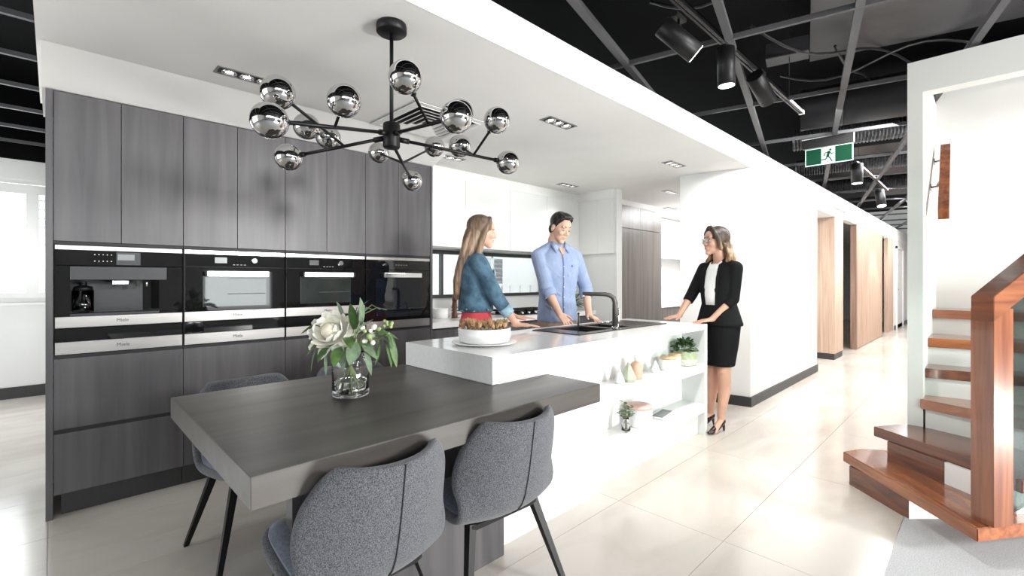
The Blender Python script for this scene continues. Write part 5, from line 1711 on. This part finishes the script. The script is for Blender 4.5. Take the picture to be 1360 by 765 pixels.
def hand(bm, wrist, d, back, thumb_side, L=0.175, curl=0.25, spread=0.16):
    """hand with palm, four unequal fingers and a thumb. d: pointing, back: normal of the back of the hand,
    thumb_side: +1/-1 along side = d x back"""
    d = Vector(d).normalized()
    back = (Vector(back) - d * Vector(back).dot(d)).normalized()
    s = d.cross(back).normalized() * thumb_side
    w = Vector(wrist)
    pl = L * 0.50
    for f in (-0.027, -0.009, 0.009, 0.027):
        cap(bm, w + s * f * 0.55 + d * 0.012, 0.0150, w + s * f + d * pl, 0.0120, 10)
    cap(bm, w - d * 0.02, 0.0215, w + d * 0.02, 0.021, 12)
    for i, (f, ln, r) in enumerate(((0.030, 0.44, 0.0078), (0.010, 0.50, 0.0082), (-0.010, 0.46, 0.0078), (-0.029, 0.36, 0.0068))):
        p = w + s * f + d * (pl - 0.004)
        dirn = (d + s * f / 0.03 * spread).normalized()
        c = curl * (0.8 + 0.15 * i)
        seg = [0.45, 0.32, 0.27]
        for k in range(3):
            ang = c * (k + 0.4)
            q = p + (dirn * math.cos(ang) - back * math.sin(ang)) * ln * L * seg[k]
            cap(bm, p, r * (1 - 0.08 * k), q, r * (0.93 - 0.08 * k), 10)
            p = q
    t0 = w + s * 0.020 + d * 0.020
    t1 = t0 + (s * 0.75 + d * 0.62 - back * 0.2).normalized() * L * 0.20
    t2 = t1 + (s * 0.42 + d * 0.9 - back * 0.15).normalized() * L * 0.17
    t3 = t2 + (s * 0.18 + d * 0.95 - back * 0.2).normalized() * L * 0.14
    cap(bm, t0, 0.0145, t1, 0.0105, 10)
    cap(bm, t1, 0.0102, t2, 0.0092, 10)
    cap(bm, t2, 0.0092, t3, 0.0078, 10)


def head_shapes(bm, M, fem=False, ears=True):
    """M: 4x4 head frame, +y the face, origin mid-head at eye level"""
    R3 = M.to_3x3()

    def e(c, r):
        ball(bm, M @ Vector(c), r, 18, 12, rot=R3)

    def c(p, r, q, r2):
        cap(bm, M @ Vector(p), r, M @ Vector(q), r2, 12)
    e((0, -0.014, 0.032), (0.073, 0.092, 0.080))
    e((0, 0.022, -0.015), (0.060, 0.062, 0.078))
    e((0, 0.040, 0.040), (0.054, 0.046, 0.044))
    jw = 0.045 if fem else 0.050
    e((0, 0.034, -0.062), (jw, 0.046, 0.038))
    e((0, 0.060, -0.092), (0.023 if fem else 0.028, 0.024, 0.020))
    for s in (-1, 1):
        e((s * 0.035, 0.055, -0.024), (0.024, 0.026, 0.024))
        e((s * 0.027, 0.072, 0.022), (0.026, 0.012, 0.009))
        if ears:
            e((s * 0.072, -0.012, -0.012), (0.007, 0.017, 0.029))
        e((s * 0.012, 0.090, -0.030), (0.008, 0.009, 0.007))
    c((0, 0.080, 0.010), 0.0085, (0, 0.100, -0.024), 0.0115)
    e((0, 0.082, -0.052), (0.024, 0.010, 0.006))
    e((0, 0.079, -0.064), (0.020, 0.010, 0.006))
    c((0, -0.022, -0.05), 0.044 if fem else 0.050, (0, -0.030, -0.11), 0.046 if fem else 0.054)


def face_parts(parent, M, iris=iris_m, brow=brow_m, lips=lip_m, down=False, smile=False):
    R3 = M.to_3x3()
    bmw, bmi, bml, bmb = (bmesh.new() for _ in range(4))
    for s in (-1, 1):
        ball(bmw, M @ Vector((s * 0.031, 0.0735, -0.001)), (0.0130, 0.0085, 0.0032 if down else 0.0062), 14, 10, rot=R3)
        ball(bmi, M @ Vector((s * 0.031, 0.0785, -0.003 if down else -0.001)), (0.0058, 0.0048, 0.0045 if down else 0.0058), 12, 8, rot=R3)
        pts = [M @ Vector((s * x, y, z)) for x, y, z in ((0.013, 0.0815, 0.0245), (0.028, 0.081, 0.0270), (0.042, 0.073, 0.0245), (0.051, 0.063, 0.018))]
        tube(bmb, pts, [0.0030, 0.0042, 0.0036, 0.0015], 8)
        # upper lid line
        pts = [M @ Vector((s * x, y, z)) for x, y, z in ((0.018, 0.0765, 0.001), (0.031, 0.0825, 0.0055 if not down else 0.002), (0.045, 0.0725, 0.0005))]
        tube(bmb, pts, [0.0010, 0.0018, 0.0014], 6)
    w = 0.024 if smile else 0.020
    zc = -0.053 if smile else -0.057
    tube(bml, [M @ Vector(p) for p in ((-w, 0.0785, zc), (-0.009, 0.0885, -0.0545), (0, 0.0895, -0.056), (0.009, 0.0885, -0.0545), (w, 0.0785, zc))], [0.0010, 0.0028, 0.0027, 0.0028, 0.0010], 8)
    tube(bml, [M @ Vector(p) for p in ((-w, 0.0785, zc - 0.001), (-0.008, 0.0855, -0.0630), (0.008, 0.0855, -0.0630), (w, 0.0785, zc - 0.001))], [0.001, 0.0034, 0.0034, 0.001], 8)
    ew = part('eyes', bmw, eye_white, parent, local=True)
    part('iris', bmi, iris, ew, local=True)
    part('eyebrows', bmb, brow, parent, local=True)
    part('lips', bml, lips, parent, local=True)


def headM(pos, yaw=0.0, pitch=0.0, roll=0.0, sc=(1, 1, 1)):
    return Matrix.Translation(Vector(pos)) @ (Matrix.Rotation(R(yaw), 4, 'Z') @ Matrix.Rotation(R(pitch), 4, 'X') @ Matrix.Rotation(R(roll), 4, 'Y')) @ Matrix.Diagonal((sc[0], sc[1], sc[2], 1))


def place(name_label, x, y, facing):
    """root of a person; local +y faces along (fx, fy), local +x is the person's right"""
    rz = math.atan2(facing[1], facing[0]) - PI / 2
    return thing('person', name_label, 'person', (x, y, 0), rz, None), rz


def to_local(root, rz, p):
    v = Vector(p) - Vector(root.location)
    return Matrix.Rotation(-rz, 3, 'Z') @ v


def elbow(sh, wr, upper, fore, hint):
    """two-bone joint position between shoulder and wrist, bent towards hint"""
    sh, wr = Vector(sh), Vector(wr)
    d = wr - sh
    L = d.length
    if L > upper + fore - 0.004:
        L = upper + fore - 0.004
        wr = sh + d.normalized() * L
    a = (upper ** 2 - fore ** 2 + L ** 2) / (2 * L)
    h = math.sqrt(max(0, upper ** 2 - a ** 2))
    u = d.normalized()
    hv = (Vector(hint) - u * Vector(hint).dot(u)).normalized()
    return sh + u * a + hv * h, wr


DOWN = Vector((0, 0, -1))
# ---------------------------------------------- woman in the denim jacket
r1, rz1 = place('person with long light brown hair in a denim jacket, leaning on the island', 2.275, 2.70, (0.84, -0.54))
wa = to_local(r1, rz1, (2.425, 2.405, 0.957))        # right wrist on the island
wb = to_local(r1, rz1, (2.50, 2.46, 0.957))
shR, shL = Vector((0.165, -0.005, 1.435)), Vector((-0.165, -0.005, 1.435))
elR, wa = elbow(shR, wa, 0.29, 0.25, (0.5, -0.6, -0.2))
elL, wb = elbow(shL, wb, 0.29, 0.25, (-0.5, -0.6, -0.2))
M1 = headM((0.0, 0.045, 1.666), 4, -6, 0, (1.04, 1.06, 1.06))
bm = bmesh.new()
head_shapes(bm, M1, True, False)
cap(bm, (0, -0.005, 1.46), 0.050, M1 @ Vector((0, -0.026, -0.075)), 0.047)
torso(bm, [(0.80, 0, 0.14, 0.10), (0.95, 0, 0.165, 0.115), (1.10, 0.0, 0.125, 0.09), (1.25, 0.0, 0.140, 0.100), (1.38, 0.0, 0.155, 0.095), (1.45, 0, 0.12, 0.07), (1.48, 0, 0.06, 0.05)])
for sh, el, wr, ts in ((shR, elR, wa, 1), (shL, elL, wb, -1)):
    chain(bm, [sh, el, wr], [0.050, 0.038, 0.024])
for s in (-1, 1):
    chain(bm, [(s * 0.085, 0, 0.90), (s * 0.08, 0.01, 0.50), (s * 0.08, -0.02, 0.09)], [0.085, 0.055, 0.038])
    cap(bm, (s * 0.08, -0.02, 0.04), 0.036, (s * 0.085, 0.13, 0.032), 0.026)
fwd1 = Vector((0, 1, 0))
hand(bm, wa, (0.10, 1, -0.08), (0, 0.08, 1), -1, curl=0.08, spread=0.08)
hand(bm, wb, (0.15, 1, -0.08), (0, 0.08, 1), 1, curl=0.08, spread=0.08)
body_mesh('body', bm, skin, r1, 0.0055, 3)
face_parts(r1, M1, lips=lip_pale, brow=mat('soft_brow', (0.20, 0.12, 0.07), 0.8, noise=0.1, scale=(60, 60, 60)))
# jacket: body, sleeves to the forearm
bm = bmesh.new()
torso(bm, [(1.065, -0.005, 0.165, 0.125), (1.08, -0.005, 0.172, 0.132), (1.20, -0.005, 0.168, 0.125), (1.33, -0.008, 0.178, 0.125), (1.41, -0.008, 0.178, 0.112), (1.455, -0.008, 0.145, 0.088), (1.485, -0.010, 0.085, 0.072)], 2.4)
for sh, el, wr in ((shR, elR, wa), (shL, elL, wb)):
    m_ = el + (wr - el) * 0.42
    chain(bm, [sh + Vector((0, 0, -0.008)), el], [0.068, 0.056])
    tube(bm, [el, m_], [0.056, 0.047], 16)
    ball(bm, el, 0.056)
body_mesh('denim_jacket', bm, denim, r1, 0.007, 3)
for sh, el, wr in ((shR, elR, wa), (shL, elL, wb)):
    m0, m1 = el + (wr - el) * 0.36, el + (wr - el) * 0.62
    part('jacket_cuff', tube(bmesh.new(), [m0, m1], [0.0500, 0.0465], 18), denim_light, r1, local=True, label='washed pale rolled cuff')
bm = bmesh.new()
loft(bm, [ering((0, -0.012, 1.478), 0.086, 0.074), ering((0, -0.020, 1.515), 0.068, 0.066), ering((0, -0.02, 1.512), 0.060, 0.058), ering((0, -0.012, 1.478), 0.078, 0.066)], caps=False)
part('jacket_collar', bm, denim, r1, local=True)
bm = bmesh.new()
for sx in (-1, 1):
    ball(bm, (sx * 0.098, 0.118, 1.335), (0.045, 0.012, 0.05), 14, 10)
tube(bm, [(0.171, -0.03, 1.075), (0.10, -0.125, 1.075), (-0.10, -0.125, 1.075), (-0.171, -0.03, 1.075)], 0.006, 8)
body_mesh('jacket_pockets', bm, denim_light, r1, 0.006, 1)
bm = bmesh.new()
for (p, r_) in (((0.172, 0.062, 1.085), 0.007), ((0.085, 0.131, 1.36), 0.006), ((0.155, -0.09, 1.09), 0.007)):
    ball(bm, p, r_, 10, 6)
part('jacket_buttons', bm, steel, r1, local=True)
bm = bmesh.new()
torso(bm, [(0.84, 0, 0.178, 0.128), (0.86, 0, 0.183, 0.132), (0.95, 0, 0.182, 0.130), (1.04, 0, 0.152, 0.110), (1.075, 0, 0.148, 0.108)], 2.2)
for s in (-1, 1):
    chain(bm, [(s * 0.088, 0, 0.90), (s * 0.082, 0.01, 0.50), (s * 0.082, -0.02, 0.12)], [0.092, 0.066, 0.052])
body_mesh('red_trousers', bm, red_cloth, r1, 0.008, 3)
bm = bmesh.new()
for s in (-1, 1):
    cap(bm, (s * 0.08, -0.03, 0.045), 0.044, (s * 0.086, 0.15, 0.034), 0.033)
body_mesh('shoes', bm, skirt_black, r1, 0.006, 2)
# long straight hair
bm = bmesh.new()
H3 = M1.to_3x3()
ball(bm, M1 @ Vector((0, -0.020, 0.038)), (0.081, 0.098, 0.084), 20, 14, rot=H3)
for s in (-1, 1):
    chain(bm, [M1 @ Vector((s * 0.030, 0.038, 0.095)), M1 @ Vector((s * 0.062, 0.030, 0.055)), M1 @ Vector((s * 0.073, 0.008, 0.0)), M1 @ Vector((s * 0.070, -0.012, -0.08)), (s * 0.075, 0.005, 1.47)], [0.020, 0.018, 0.020, 0.024, 0.022])
rows = []
for z, y, rx, ry in ((1.72, 0.005, 0.045, 0.05), (1.68, 0.0, 0.074, 0.080), (1.62, -0.025, 0.080, 0.076), (1.54, -0.050, 0.088, 0.064), (1.46, -0.085, 0.100, 0.050), (1.38, -0.122, 0.104, 0.038), (1.28, -0.137, 0.095, 0.034), (1.20, -0.142, 0.078, 0.028), (1.155, -0.142, 0.050, 0.018)):
    rows.append((z, y, rx, ry))
torso(bm, rows, 2.0)
for k in range(9):
    x = -0.085 + k * 0.021
    chain(bm, [(x * 0.75, -0.055, 1.66), (x * 0.85, -0.090, 1.56), (x * 1.05, -0.122, 1.44), (x, -0.155, 1.30), (x * 0.8, -0.160, 1.17 + 0.02 * (k % 3))], [0.012, 0.015, 0.016, 0.014, 0.007], 8)
body_mesh('long_hair', bm, hair_blonde, r1, 0.006, 3)

# ---------------------------------------------- man in the blue shirt
r2, rz2 = place('person with short dark hair in a light blue shirt, hands over the sink', 3.27, 2.74, (-0.40, -0.90))
wR = to_local(r2, rz2, (3.095, 2.565, 1.00))
wL = to_local(r2, rz2, (3.455, 2.525, 0.985))
shR, shL = Vector((0.180, -0.005, 1.525)), Vector((-0.180, -0.005, 1.525))
elR, wR = elbow(shR, wR, 0.31, 0.265, (0.75, -0.5, 0))
elL, wL = elbow(shL, wL, 0.31, 0.265, (-0.75, -0.5, 0))
M2 = headM((0.0, 0.060, 1.768), 18, -22, -3, (1.08, 1.08, 1.17))
bm = bmesh.new()
head_shapes(bm, M2, False)
cap(bm, (0, -0.005, 1.55), 0.060, M2 @ Vector((0, -0.026, -0.07)), 0.056)
torso(bm, [(0.86, 0, 0.15, 0.10), (1.0, 0, 0.165, 0.115), (1.15, 0, 0.150, 0.100), (1.35, 0.0, 0.170, 0.110), (1.48, 0.0, 0.180, 0.105), (1.555, 0, 0.13, 0.075), (1.585, 0, 0.07, 0.055)])
for sh, el, wr in ((shR, elR, wR), (shL, elL, wL)):
    chain(bm, [sh, el, wr], [0.056, 0.046, 0.029])
for s in (-1, 1):
    chain(bm, [(s * 0.09, 0, 0.95), (s * 0.09, 0.01, 0.52), (s * 0.09, -0.02, 0.10)], [0.09, 0.06, 0.042])
    cap(bm, (s * 0.09, -0.02, 0.045), 0.04, (s * 0.10, 0.16, 0.035), 0.03)
hand(bm, wR, (-0.25, 0.75, -0.60), (0.3, 0.5, 0.85), -1, L=0.19, curl=0.28)
hand(bm, wL, (-0.10, 0.95, -0.25), (-0.2, 0.2, 1), 1, L=0.19, curl=0.18)
body_mesh('body', bm, skin_m, r2, 0.0055, 4)
face_parts(r2, M2, down=True, lips=lip_pale)
bm = bmesh.new()
torso(bm, [(0.925, 0, 0.180, 0.125), (0.94, 0, 0.188, 0.132), (1.02, 0, 0.182, 0.130), (1.15, 0, 0.168, 0.120), (1.32, 0.0, 0.185, 0.128), (1.45, -0.002, 0.196, 0.128), (1.53, -0.004, 0.172, 0.110), (1.575, -0.006, 0.128, 0.092), (1.61, -0.008, 0.088, 0.076), (1.64, -0.012, 0.066, 0.064)], 2.4)
for s in (-1, 1):
    cap(bm, (s * 0.055, -0.01, 1.605), 0.050, (s * 0.165, -0.006, 1.525), 0.068)
for sh, el, wr in ((shR, elR, wR), (shL, elL, wL)):
    chain(bm, [sh + Vector((0, 0, -0.012)), el], [0.072, 0.060])
    tube(bm, [el, el + (wr - el) * 0.20], [0.062, 0.058], 16)
    ball(bm, el, 0.062)
# soft folds across the front and at the elbows
for (a, b, r_) in (((0.15, 0.09, 1.44), (0.04, 0.128, 1.33), 0.010), ((-0.15, 0.09, 1.44), (-0.05, 0.128, 1.34), 0.010), ((0.14, 0.095, 1.25), (0.03, 0.125, 1.17), 0.010),
                   ((-0.14, 0.095, 1.22), (-0.03, 0.125, 1.10), 0.010), ((0.15, 0.09, 1.08), (0.05, 0.13, 1.0), 0.010), ((-0.16, 0.07, 1.05), (-0.06, 0.13, 0.98), 0.010)):
    cap(bm, a, r_, b, r_ * 0.6, 8)
body_mesh('blue_shirt', bm, shirt_blue, r2, 0.0065, 3)
for sh, el, wr in ((shR, elR, wR), (shL, elL, wL)):
    d = (wr - el)
    part('rolled_cuff', tube(bmesh.new(), [el + d * 0.10, el + d * 0.12, el + d * 0.34, el + d * 0.36], [0.060, 0.066, 0.060, 0.052], 20), shirt_blue, r2, local=True)
bm = bmesh.new()
# collar standing open at the front
for s in (-1, 1):
    P0 = [Vector((s * 0.014, 0.105, 1.542)), Vector((s * 0.055, 0.078, 1.594)), Vector((s * 0.074, 0.02, 1.622)), Vector((s * 0.05, -0.06, 1.637)), Vector((0, -0.085, 1.640))]
    P1 = [Vector((s * 0.030, 0.085, 1.597)), Vector((s * 0.052, 0.060, 1.642)), Vector((s * 0.064, 0.015, 1.662)), Vector((s * 0.044, -0.052, 1.674)), Vector((0, -0.075, 1.677))]
    P2 = [Vector((s * 0.060, 0.118, 1.537)), Vector((s * 0.088, 0.080, 1.597)), Vector((s * 0.086, 0.02, 1.627)), Vector((s * 0.058, -0.07, 1.640)), Vector((0, -0.097, 1.644))]
    for A, B in ((P0, P1), (P1, P2)):
        va, vb = [bm.verts.new(p) for p in A], [bm.verts.new(p) for p in B]
        for k in range(4):
            f = bm.faces.new((va[k], va[k + 1], vb[k + 1], vb[k]))
            f.smooth = True
o = part('shirt_collar', bm, shirt_blue, r2, local=True)
sm = o.modifiers.new('thick', 'SOLIDIFY')
sm.thickness = 0.004
bm = bmesh.new()
tube(bm, [(0.0, 0.112, 1.530), (0.0, 0.127, 1.45), (0, 0.1285, 1.32), (0, 0.1235, 1.15), (0, 0.1325, 1.02), (0, 0.1335, 0.93)], [0.005, 0.006, 0.006, 0.006, 0.006, 0.006], 8)
o = part('placket', bm, shirt_dark, r2, local=True, label='darker button band down the shirt front')
bm = bmesh.new()
for z in (1.42, 1.33, 1.24, 1.15, 1.06, 0.97):
    ball(bm, (0.0, 0.135, z), (0.005, 0.003, 0.005), 8, 6)
part('buttons', bm, ceramic, r2, local=True)
bm = bmesh.new()
ball(bm, (-0.088, 0.125, 1.425), (0.007, 0.004, 0.010), 8, 6)
part('chest_emblem', bm, shirt_dark, r2, local=True)
bm = bmesh.new()
loft(bm, [[Vector((x, y, z)) for x, y, z in ((0.026, 0.098, 1.582), (0, 0.126, 1.50), (-0.026, 0.098, 1.582), (0, 0.07, 1.602))],
          [Vector((x, y - 0.012, z)) for x, y, z in ((0.026, 0.098, 1.582), (0, 0.126, 1.50), (-0.026, 0.098, 1.582), (0, 0.07, 1.602))]], smooth=False)
part('open_neck', bm, skin_m, r2, local=True)
bm = bmesh.new()
torso(bm, [(0.86, 0, 0.165, 0.115), (0.92, 0, 0.175, 0.122), (1.0, 0, 0.172, 0.120), (1.04, 0, 0.165, 0.115)], 2.3)
for s in (-1, 1):
    chain(bm, [(s * 0.092, 0, 0.93), (s * 0.095, 0.01, 0.52), (s * 0.095, -0.02, 0.11)], [0.098, 0.075, 0.06])
body_mesh('khaki_trousers', bm, khaki, r2, 0.008, 3)
bm = bmesh.new()
for s in (-1, 1):
    cap(bm, (s * 0.09, -0.03, 0.05), 0.048, (s * 0.10, 0.18, 0.038), 0.036)
body_mesh('shoes', bm, brown_mill, r2, 0.006, 2)
bm = bmesh.new()
H3 = M2.to_3x3()
ball(bm, M2 @ Vector((0, -0.024, 0.044)), (0.079, 0.092, 0.079), 20, 14, rot=H3)
ball(bm, M2 @ Vector((0, 0.030, 0.098)), (0.055, 0.050, 0.026), 16, 10, rot=H3)
ball(bm, M2 @ Vector((0, -0.055, -0.02)), (0.062, 0.050, 0.055), 16, 10, rot=H3)
for s in (-1, 1):
    chain(bm, [M2 @ Vector((s * 0.052, 0.045, 0.078)), M2 @ Vector((s * 0.068, 0.022, 0.042)), M2 @ Vector((s * 0.0715, 0.016, 0.010))], [0.018, 0.011, 0.005], 8)
for k in range(8):
    x = -0.045 + k * 0.013
    cap(bm, M2 @ Vector((x, -0.02, 0.112)), 0.012, M2 @ Vector((x * 1.05 + 0.006, 0.066, 0.098)), 0.009, 8)
body_mesh('short_hair', bm, hair_dark, r2, 0.005, 2)

# ---------------------------------------------- woman in the black suit
r3, rz3 = place('person with wavy hair and glasses in a black jacket and skirt, at the island end', 4.17, 1.655, (-0.955, 0.30))
wR = to_local(r3, rz3, (4.005, 1.95, 0.960))
wL = to_local(r3, rz3, (4.025, 1.655, 0.962))
shR, shL = Vector((0.158, -0.015, 1.412)), Vector((-0.158, -0.015, 1.412))
elR, wR = elbow(shR, wR, 0.275, 0.235, (0.35, -0.8, -0.1))
elL, wL = elbow(shL, wL, 0.275, 0.245, (-0.75, -0.75, 0))
M3 = headM((0.0, 0.035, 1.640), -18, 2, 0, (1.10, 1.10, 1.13))
bm = bmesh.new()
head_shapes(bm, M3, True, False)
cap(bm, (0, -0.015, 1.43), 0.050, M3 @ Vector((0, -0.026, -0.075)), 0.046)
torso(bm, [(0.78, -0.01, 0.14, 0.10), (0.92, -0.015, 0.168, 0.115), (1.07, -0.005, 0.120, 0.088), (1.22, -0.01, 0.138, 0.105), (1.35, -0.015, 0.152, 0.095), (1.42, -0.015, 0.12, 0.07), (1.45, -0.015, 0.06, 0.05)])
for sh, el, wr in ((shR, elR, wR), (shL, elL, wL)):
    chain(bm, [sh, el, wr], [0.046, 0.036, 0.023])
footL, footR = to_local(r3, rz3, (4.085, 1.60, 0)), to_local(r3, rz3, (4.195, 1.735, 0))
legs = []
for s, ft in ((-1, footL), (1, footR)):
    an = Vector((ft.x, ft.y, 0.125))
    kn = Vector((s * 0.068, 0.012, 0.50))
    chain(bm, [(s * 0.082, -0.01, 0.88), kn + Vector((0, 0, 0.03))], [0.078, 0.053])
    chain(bm, [kn + Vector((0, 0, 0.03)), kn * 0.62 + an * 0.38 + Vector((0, -0.02, 0.0)), an], [0.054, 0.052, 0.030])
    ball(bm, kn + Vector((0, 0.01, 0.02)), 0.052)
    toe = an + Vector((0.015 * s, 0.135, -0.10))
    cap(bm, an + Vector((0, -0.01, -0.02)), 0.027, toe + Vector((0, -0.03, 0.0)), 0.026)
    legs.append((s, an, toe))
hand(bm, wR, (0.05, 1, -0.10), (0, 0.1, 1), -1, L=0.165, curl=0.10)
hand(bm, wL, (0.30, 1, -0.13), (0, 0.1, 1), 1, L=0.165, curl=0.10)
body_mesh('body', bm, skin_l, r3, 0.0055, 4)
face_parts(r3, M3, smile=True, lips=lip_m)
# black blazer: open front showing the blouse
bm = bmesh.new()
torso(bm, [(0.905, -0.012, 0.198, 0.140), (0.92, -0.012, 0.203, 0.145), (1.00, -0.01, 0.178, 0.130), (1.09, -0.008, 0.150, 0.112), (1.22, -0.010, 0.166, 0.126), (1.33, -0.016, 0.176, 0.116), (1.40, -0.018, 0.165, 0.098), (1.445, -0.034, 0.125, 0.066), (1.475, -0.050, 0.085, 0.042)], 2.4)
for s in (-1, 1):
    cap(bm, (s * 0.05, -0.02, 1.45), 0.042, (s * 0.145, -0.016, 1.41), 0.055)
for sh, el, wr in ((shR, elR, wR), (shL, elL, wL)):
    chain(bm, [sh + Vector((0, 0, -0.01)), el], [0.062, 0.050])
    tube(bm, [el, el + (wr - el) * 0.30], [0.050, 0.046], 16)
    ball(bm, el, 0.050)
body_mesh('black_blazer', bm, suit_black, r3, 0.0065, 3)


def front_panel(rows, off, name, m, label=None):
    """a strip lying on the chest: rows of (z, x0, x1, y)"""
    bm = bmesh.new()
    g = []
    for z, x0_, x1_, y in rows:
        g.append([bm.verts.new((x0_ + (x1_ - x0_) * k / 6, y + off - 0.55 * (x0_ + (x1_ - x0_) * k / 6) ** 2 / 0.14, z)) for k in range(7)])
    for a, b in zip(g, g[1:]):
        for k in range(6):
            f = bm.faces.new((a[k], a[k + 1], b[k + 1], b[k]))
            f.smooth = True
    o = part(name, bm, m, r3, local=True, label=label)
    s_ = o.modifiers.new('thick', 'SOLIDIFY')
    s_.thickness = 0.006
    return o


front_panel([(1.085, -0.048, 0.048, 0.112), (1.16, -0.058, 0.058, 0.120), (1.24, -0.064, 0.064, 0.123), (1.33, -0.064, 0.064, 0.110), (1.40, -0.056, 0.056, 0.088), (1.44, -0.044, 0.044, 0.066)], 0.0, 'white_blouse', blouse, 'white blouse showing between the lapels')
bm = bmesh.new()
for s in (-1, 1):
    rows = [(0.026, 0.082, 1.405, 0.060, 0.086, 1.378), (0.048, 0.045, 1.455, 0.082, 0.040, 1.415), (0.052, -0.01, 1.478, 0.084, -0.02, 1.445), (0.036, -0.065, 1.485, 0.055, -0.085, 1.455)]
    va = [bm.verts.new((s * a, b, c)) for a, b, c, _, _, _ in rows]
    vb = [bm.verts.new((s * a, b, c)) for _, _, _, a, b, c in rows]
    for k in range(3):
        f = bm.faces.new((va[k], va[k + 1], vb[k + 1], vb[k]))
        f.smooth = True
o = part('blouse_collar', bm, blouse, r3, local=True)
o.modifiers.new('thick', 'SOLIDIFY').thickness = 0.005
bm = bmesh.new()
for s in (-1, 1):
    chain(bm, [(s * 0.055, 0.100, 1.08), (s * 0.068, 0.108, 1.22), (s * 0.068, 0.098, 1.32), (s * 0.062, 0.055, 1.43), (s * 0.055, -0.03, 1.472)], [0.009, 0.011, 0.012, 0.011, 0.010], 10)
body_mesh('lapels', bm, suit_black, r3, 0.005, 1)
bm = bmesh.new()
torso(bm, [(0.555, 0.004, 0.138, 0.100), (0.57, 0.004, 0.146, 0.106), (0.75, -0.006, 0.168, 0.126), (0.90, -0.015, 0.180, 0.132), (1.00, -0.010, 0.158, 0.115), (1.10, -0.005, 0.132, 0.104), (1.12, -0.005, 0.130, 0.102)], 2.3)
body_mesh('black_skirt', bm, skirt_black, r3, 0.0065, 3)
for s, an, toe in legs:
    bm = bmesh.new()
    cap(bm, (an.x, an.y - 0.014, 0.088), 0.031, (an.x + 0.004 * s, an.y + 0.05, 0.052), 0.031)
    cap(bm, (an.x + 0.004 * s, an.y + 0.05, 0.050), 0.031, (toe.x, toe.y - 0.01, 0.026), 0.024)
    cap(bm, (toe.x, toe.y - 0.02, 0.025), 0.023, (toe.x, toe.y + 0.035, 0.018), 0.012)
    tube(bm, [(an.x, an.y - 0.030, 0.09), (an.x, an.y - 0.040, 0.0)], [0.016, 0.007], 12)
    body_mesh('shoe', bm, shoe_m, r3, 0.004, 2)
# wavy hair
bm = bmesh.new()
H3 = M3.to_3x3()
ball(bm, M3 @ Vector((0, -0.020, 0.038)), (0.082, 0.098, 0.083), 20, 14, rot=H3)
torso(bm, [(1.70, 0.0, 0.082, 0.085), (1.62, -0.03, 0.088, 0.075), (1.54, -0.06, 0.100, 0.070), (1.48, -0.085, 0.105, 0.060), (1.44, -0.10, 0.085, 0.05)], 2.0)
for s in (-1, 1):
    pts = [M3 @ Vector((s * 0.012, 0.055, 0.104)), M3 @ Vector((s * 0.058, 0.050, 0.060)), M3 @ Vector((s * 0.076, 0.022, 0.0)), M3 @ Vector((s * 0.080, 0.006, -0.06))]
    chain(bm, pts, [0.018, 0.019, 0.020, 0.020])
    for j in range(6):
        ph = j * 1.2
        a = Vector((s * (0.085 - 0.012 * j), 0.01 - 0.026 * j, 0))
        pts = []
        for k in range(9):
            z = 1.60 - 0.026 * k
            pts.append((a.x + 0.016 * math.sin(ph + k * 1.25) + s * 0.004 * k, a.y + 0.014 * math.cos(ph + k * 1.25) - 0.003 * k, z))
        chain(bm, pts, [0.020, 0.021, 0.021, 0.022, 0.022, 0.022, 0.020, 0.016, 0.010], 8)
body_mesh('wavy_hair', bm, hair_wavy, r3, 0.006, 1)
# glasses
bm = bmesh.new()
for s in (-1, 1):
    pts = [M3 @ Vector((s * 0.033 + 0.023 * math.cos(2 * PI * k / 20), 0.095 - 4.0 * (0.023 * math.cos(2 * PI * k / 20) * s) ** 2 * (1 if True else 0), -0.003 + 0.0175 * math.sin(2 * PI * k / 20))) for k in range(21)]
    tube(bm, pts, 0.0016, 6, caps=False)
    tube(bm, [M3 @ Vector((s * 0.056, 0.092, 0.004)), M3 @ Vector((s * 0.072, 0.06, 0.006)), M3 @ Vector((s * 0.078, 0.0, 0.004))], 0.0014, 6)
tube(bm, [M3 @ Vector((-0.010, 0.095, 0.0)), M3 @ Vector((0, 0.101, 0.003)), M3 @ Vector((0.010, 0.095, 0.0))], 0.0014, 6)
gf = part('glasses', bm, steel, r3, local=True)
bm = bmesh.new()
for s in (-1, 1):
    ball(bm, M3 @ Vector((s * 0.033, 0.0945, -0.003)), (0.022, 0.0012, 0.0165), 14, 8, rot=H3)
part('lenses', bm, window_pane, gf, local=True)
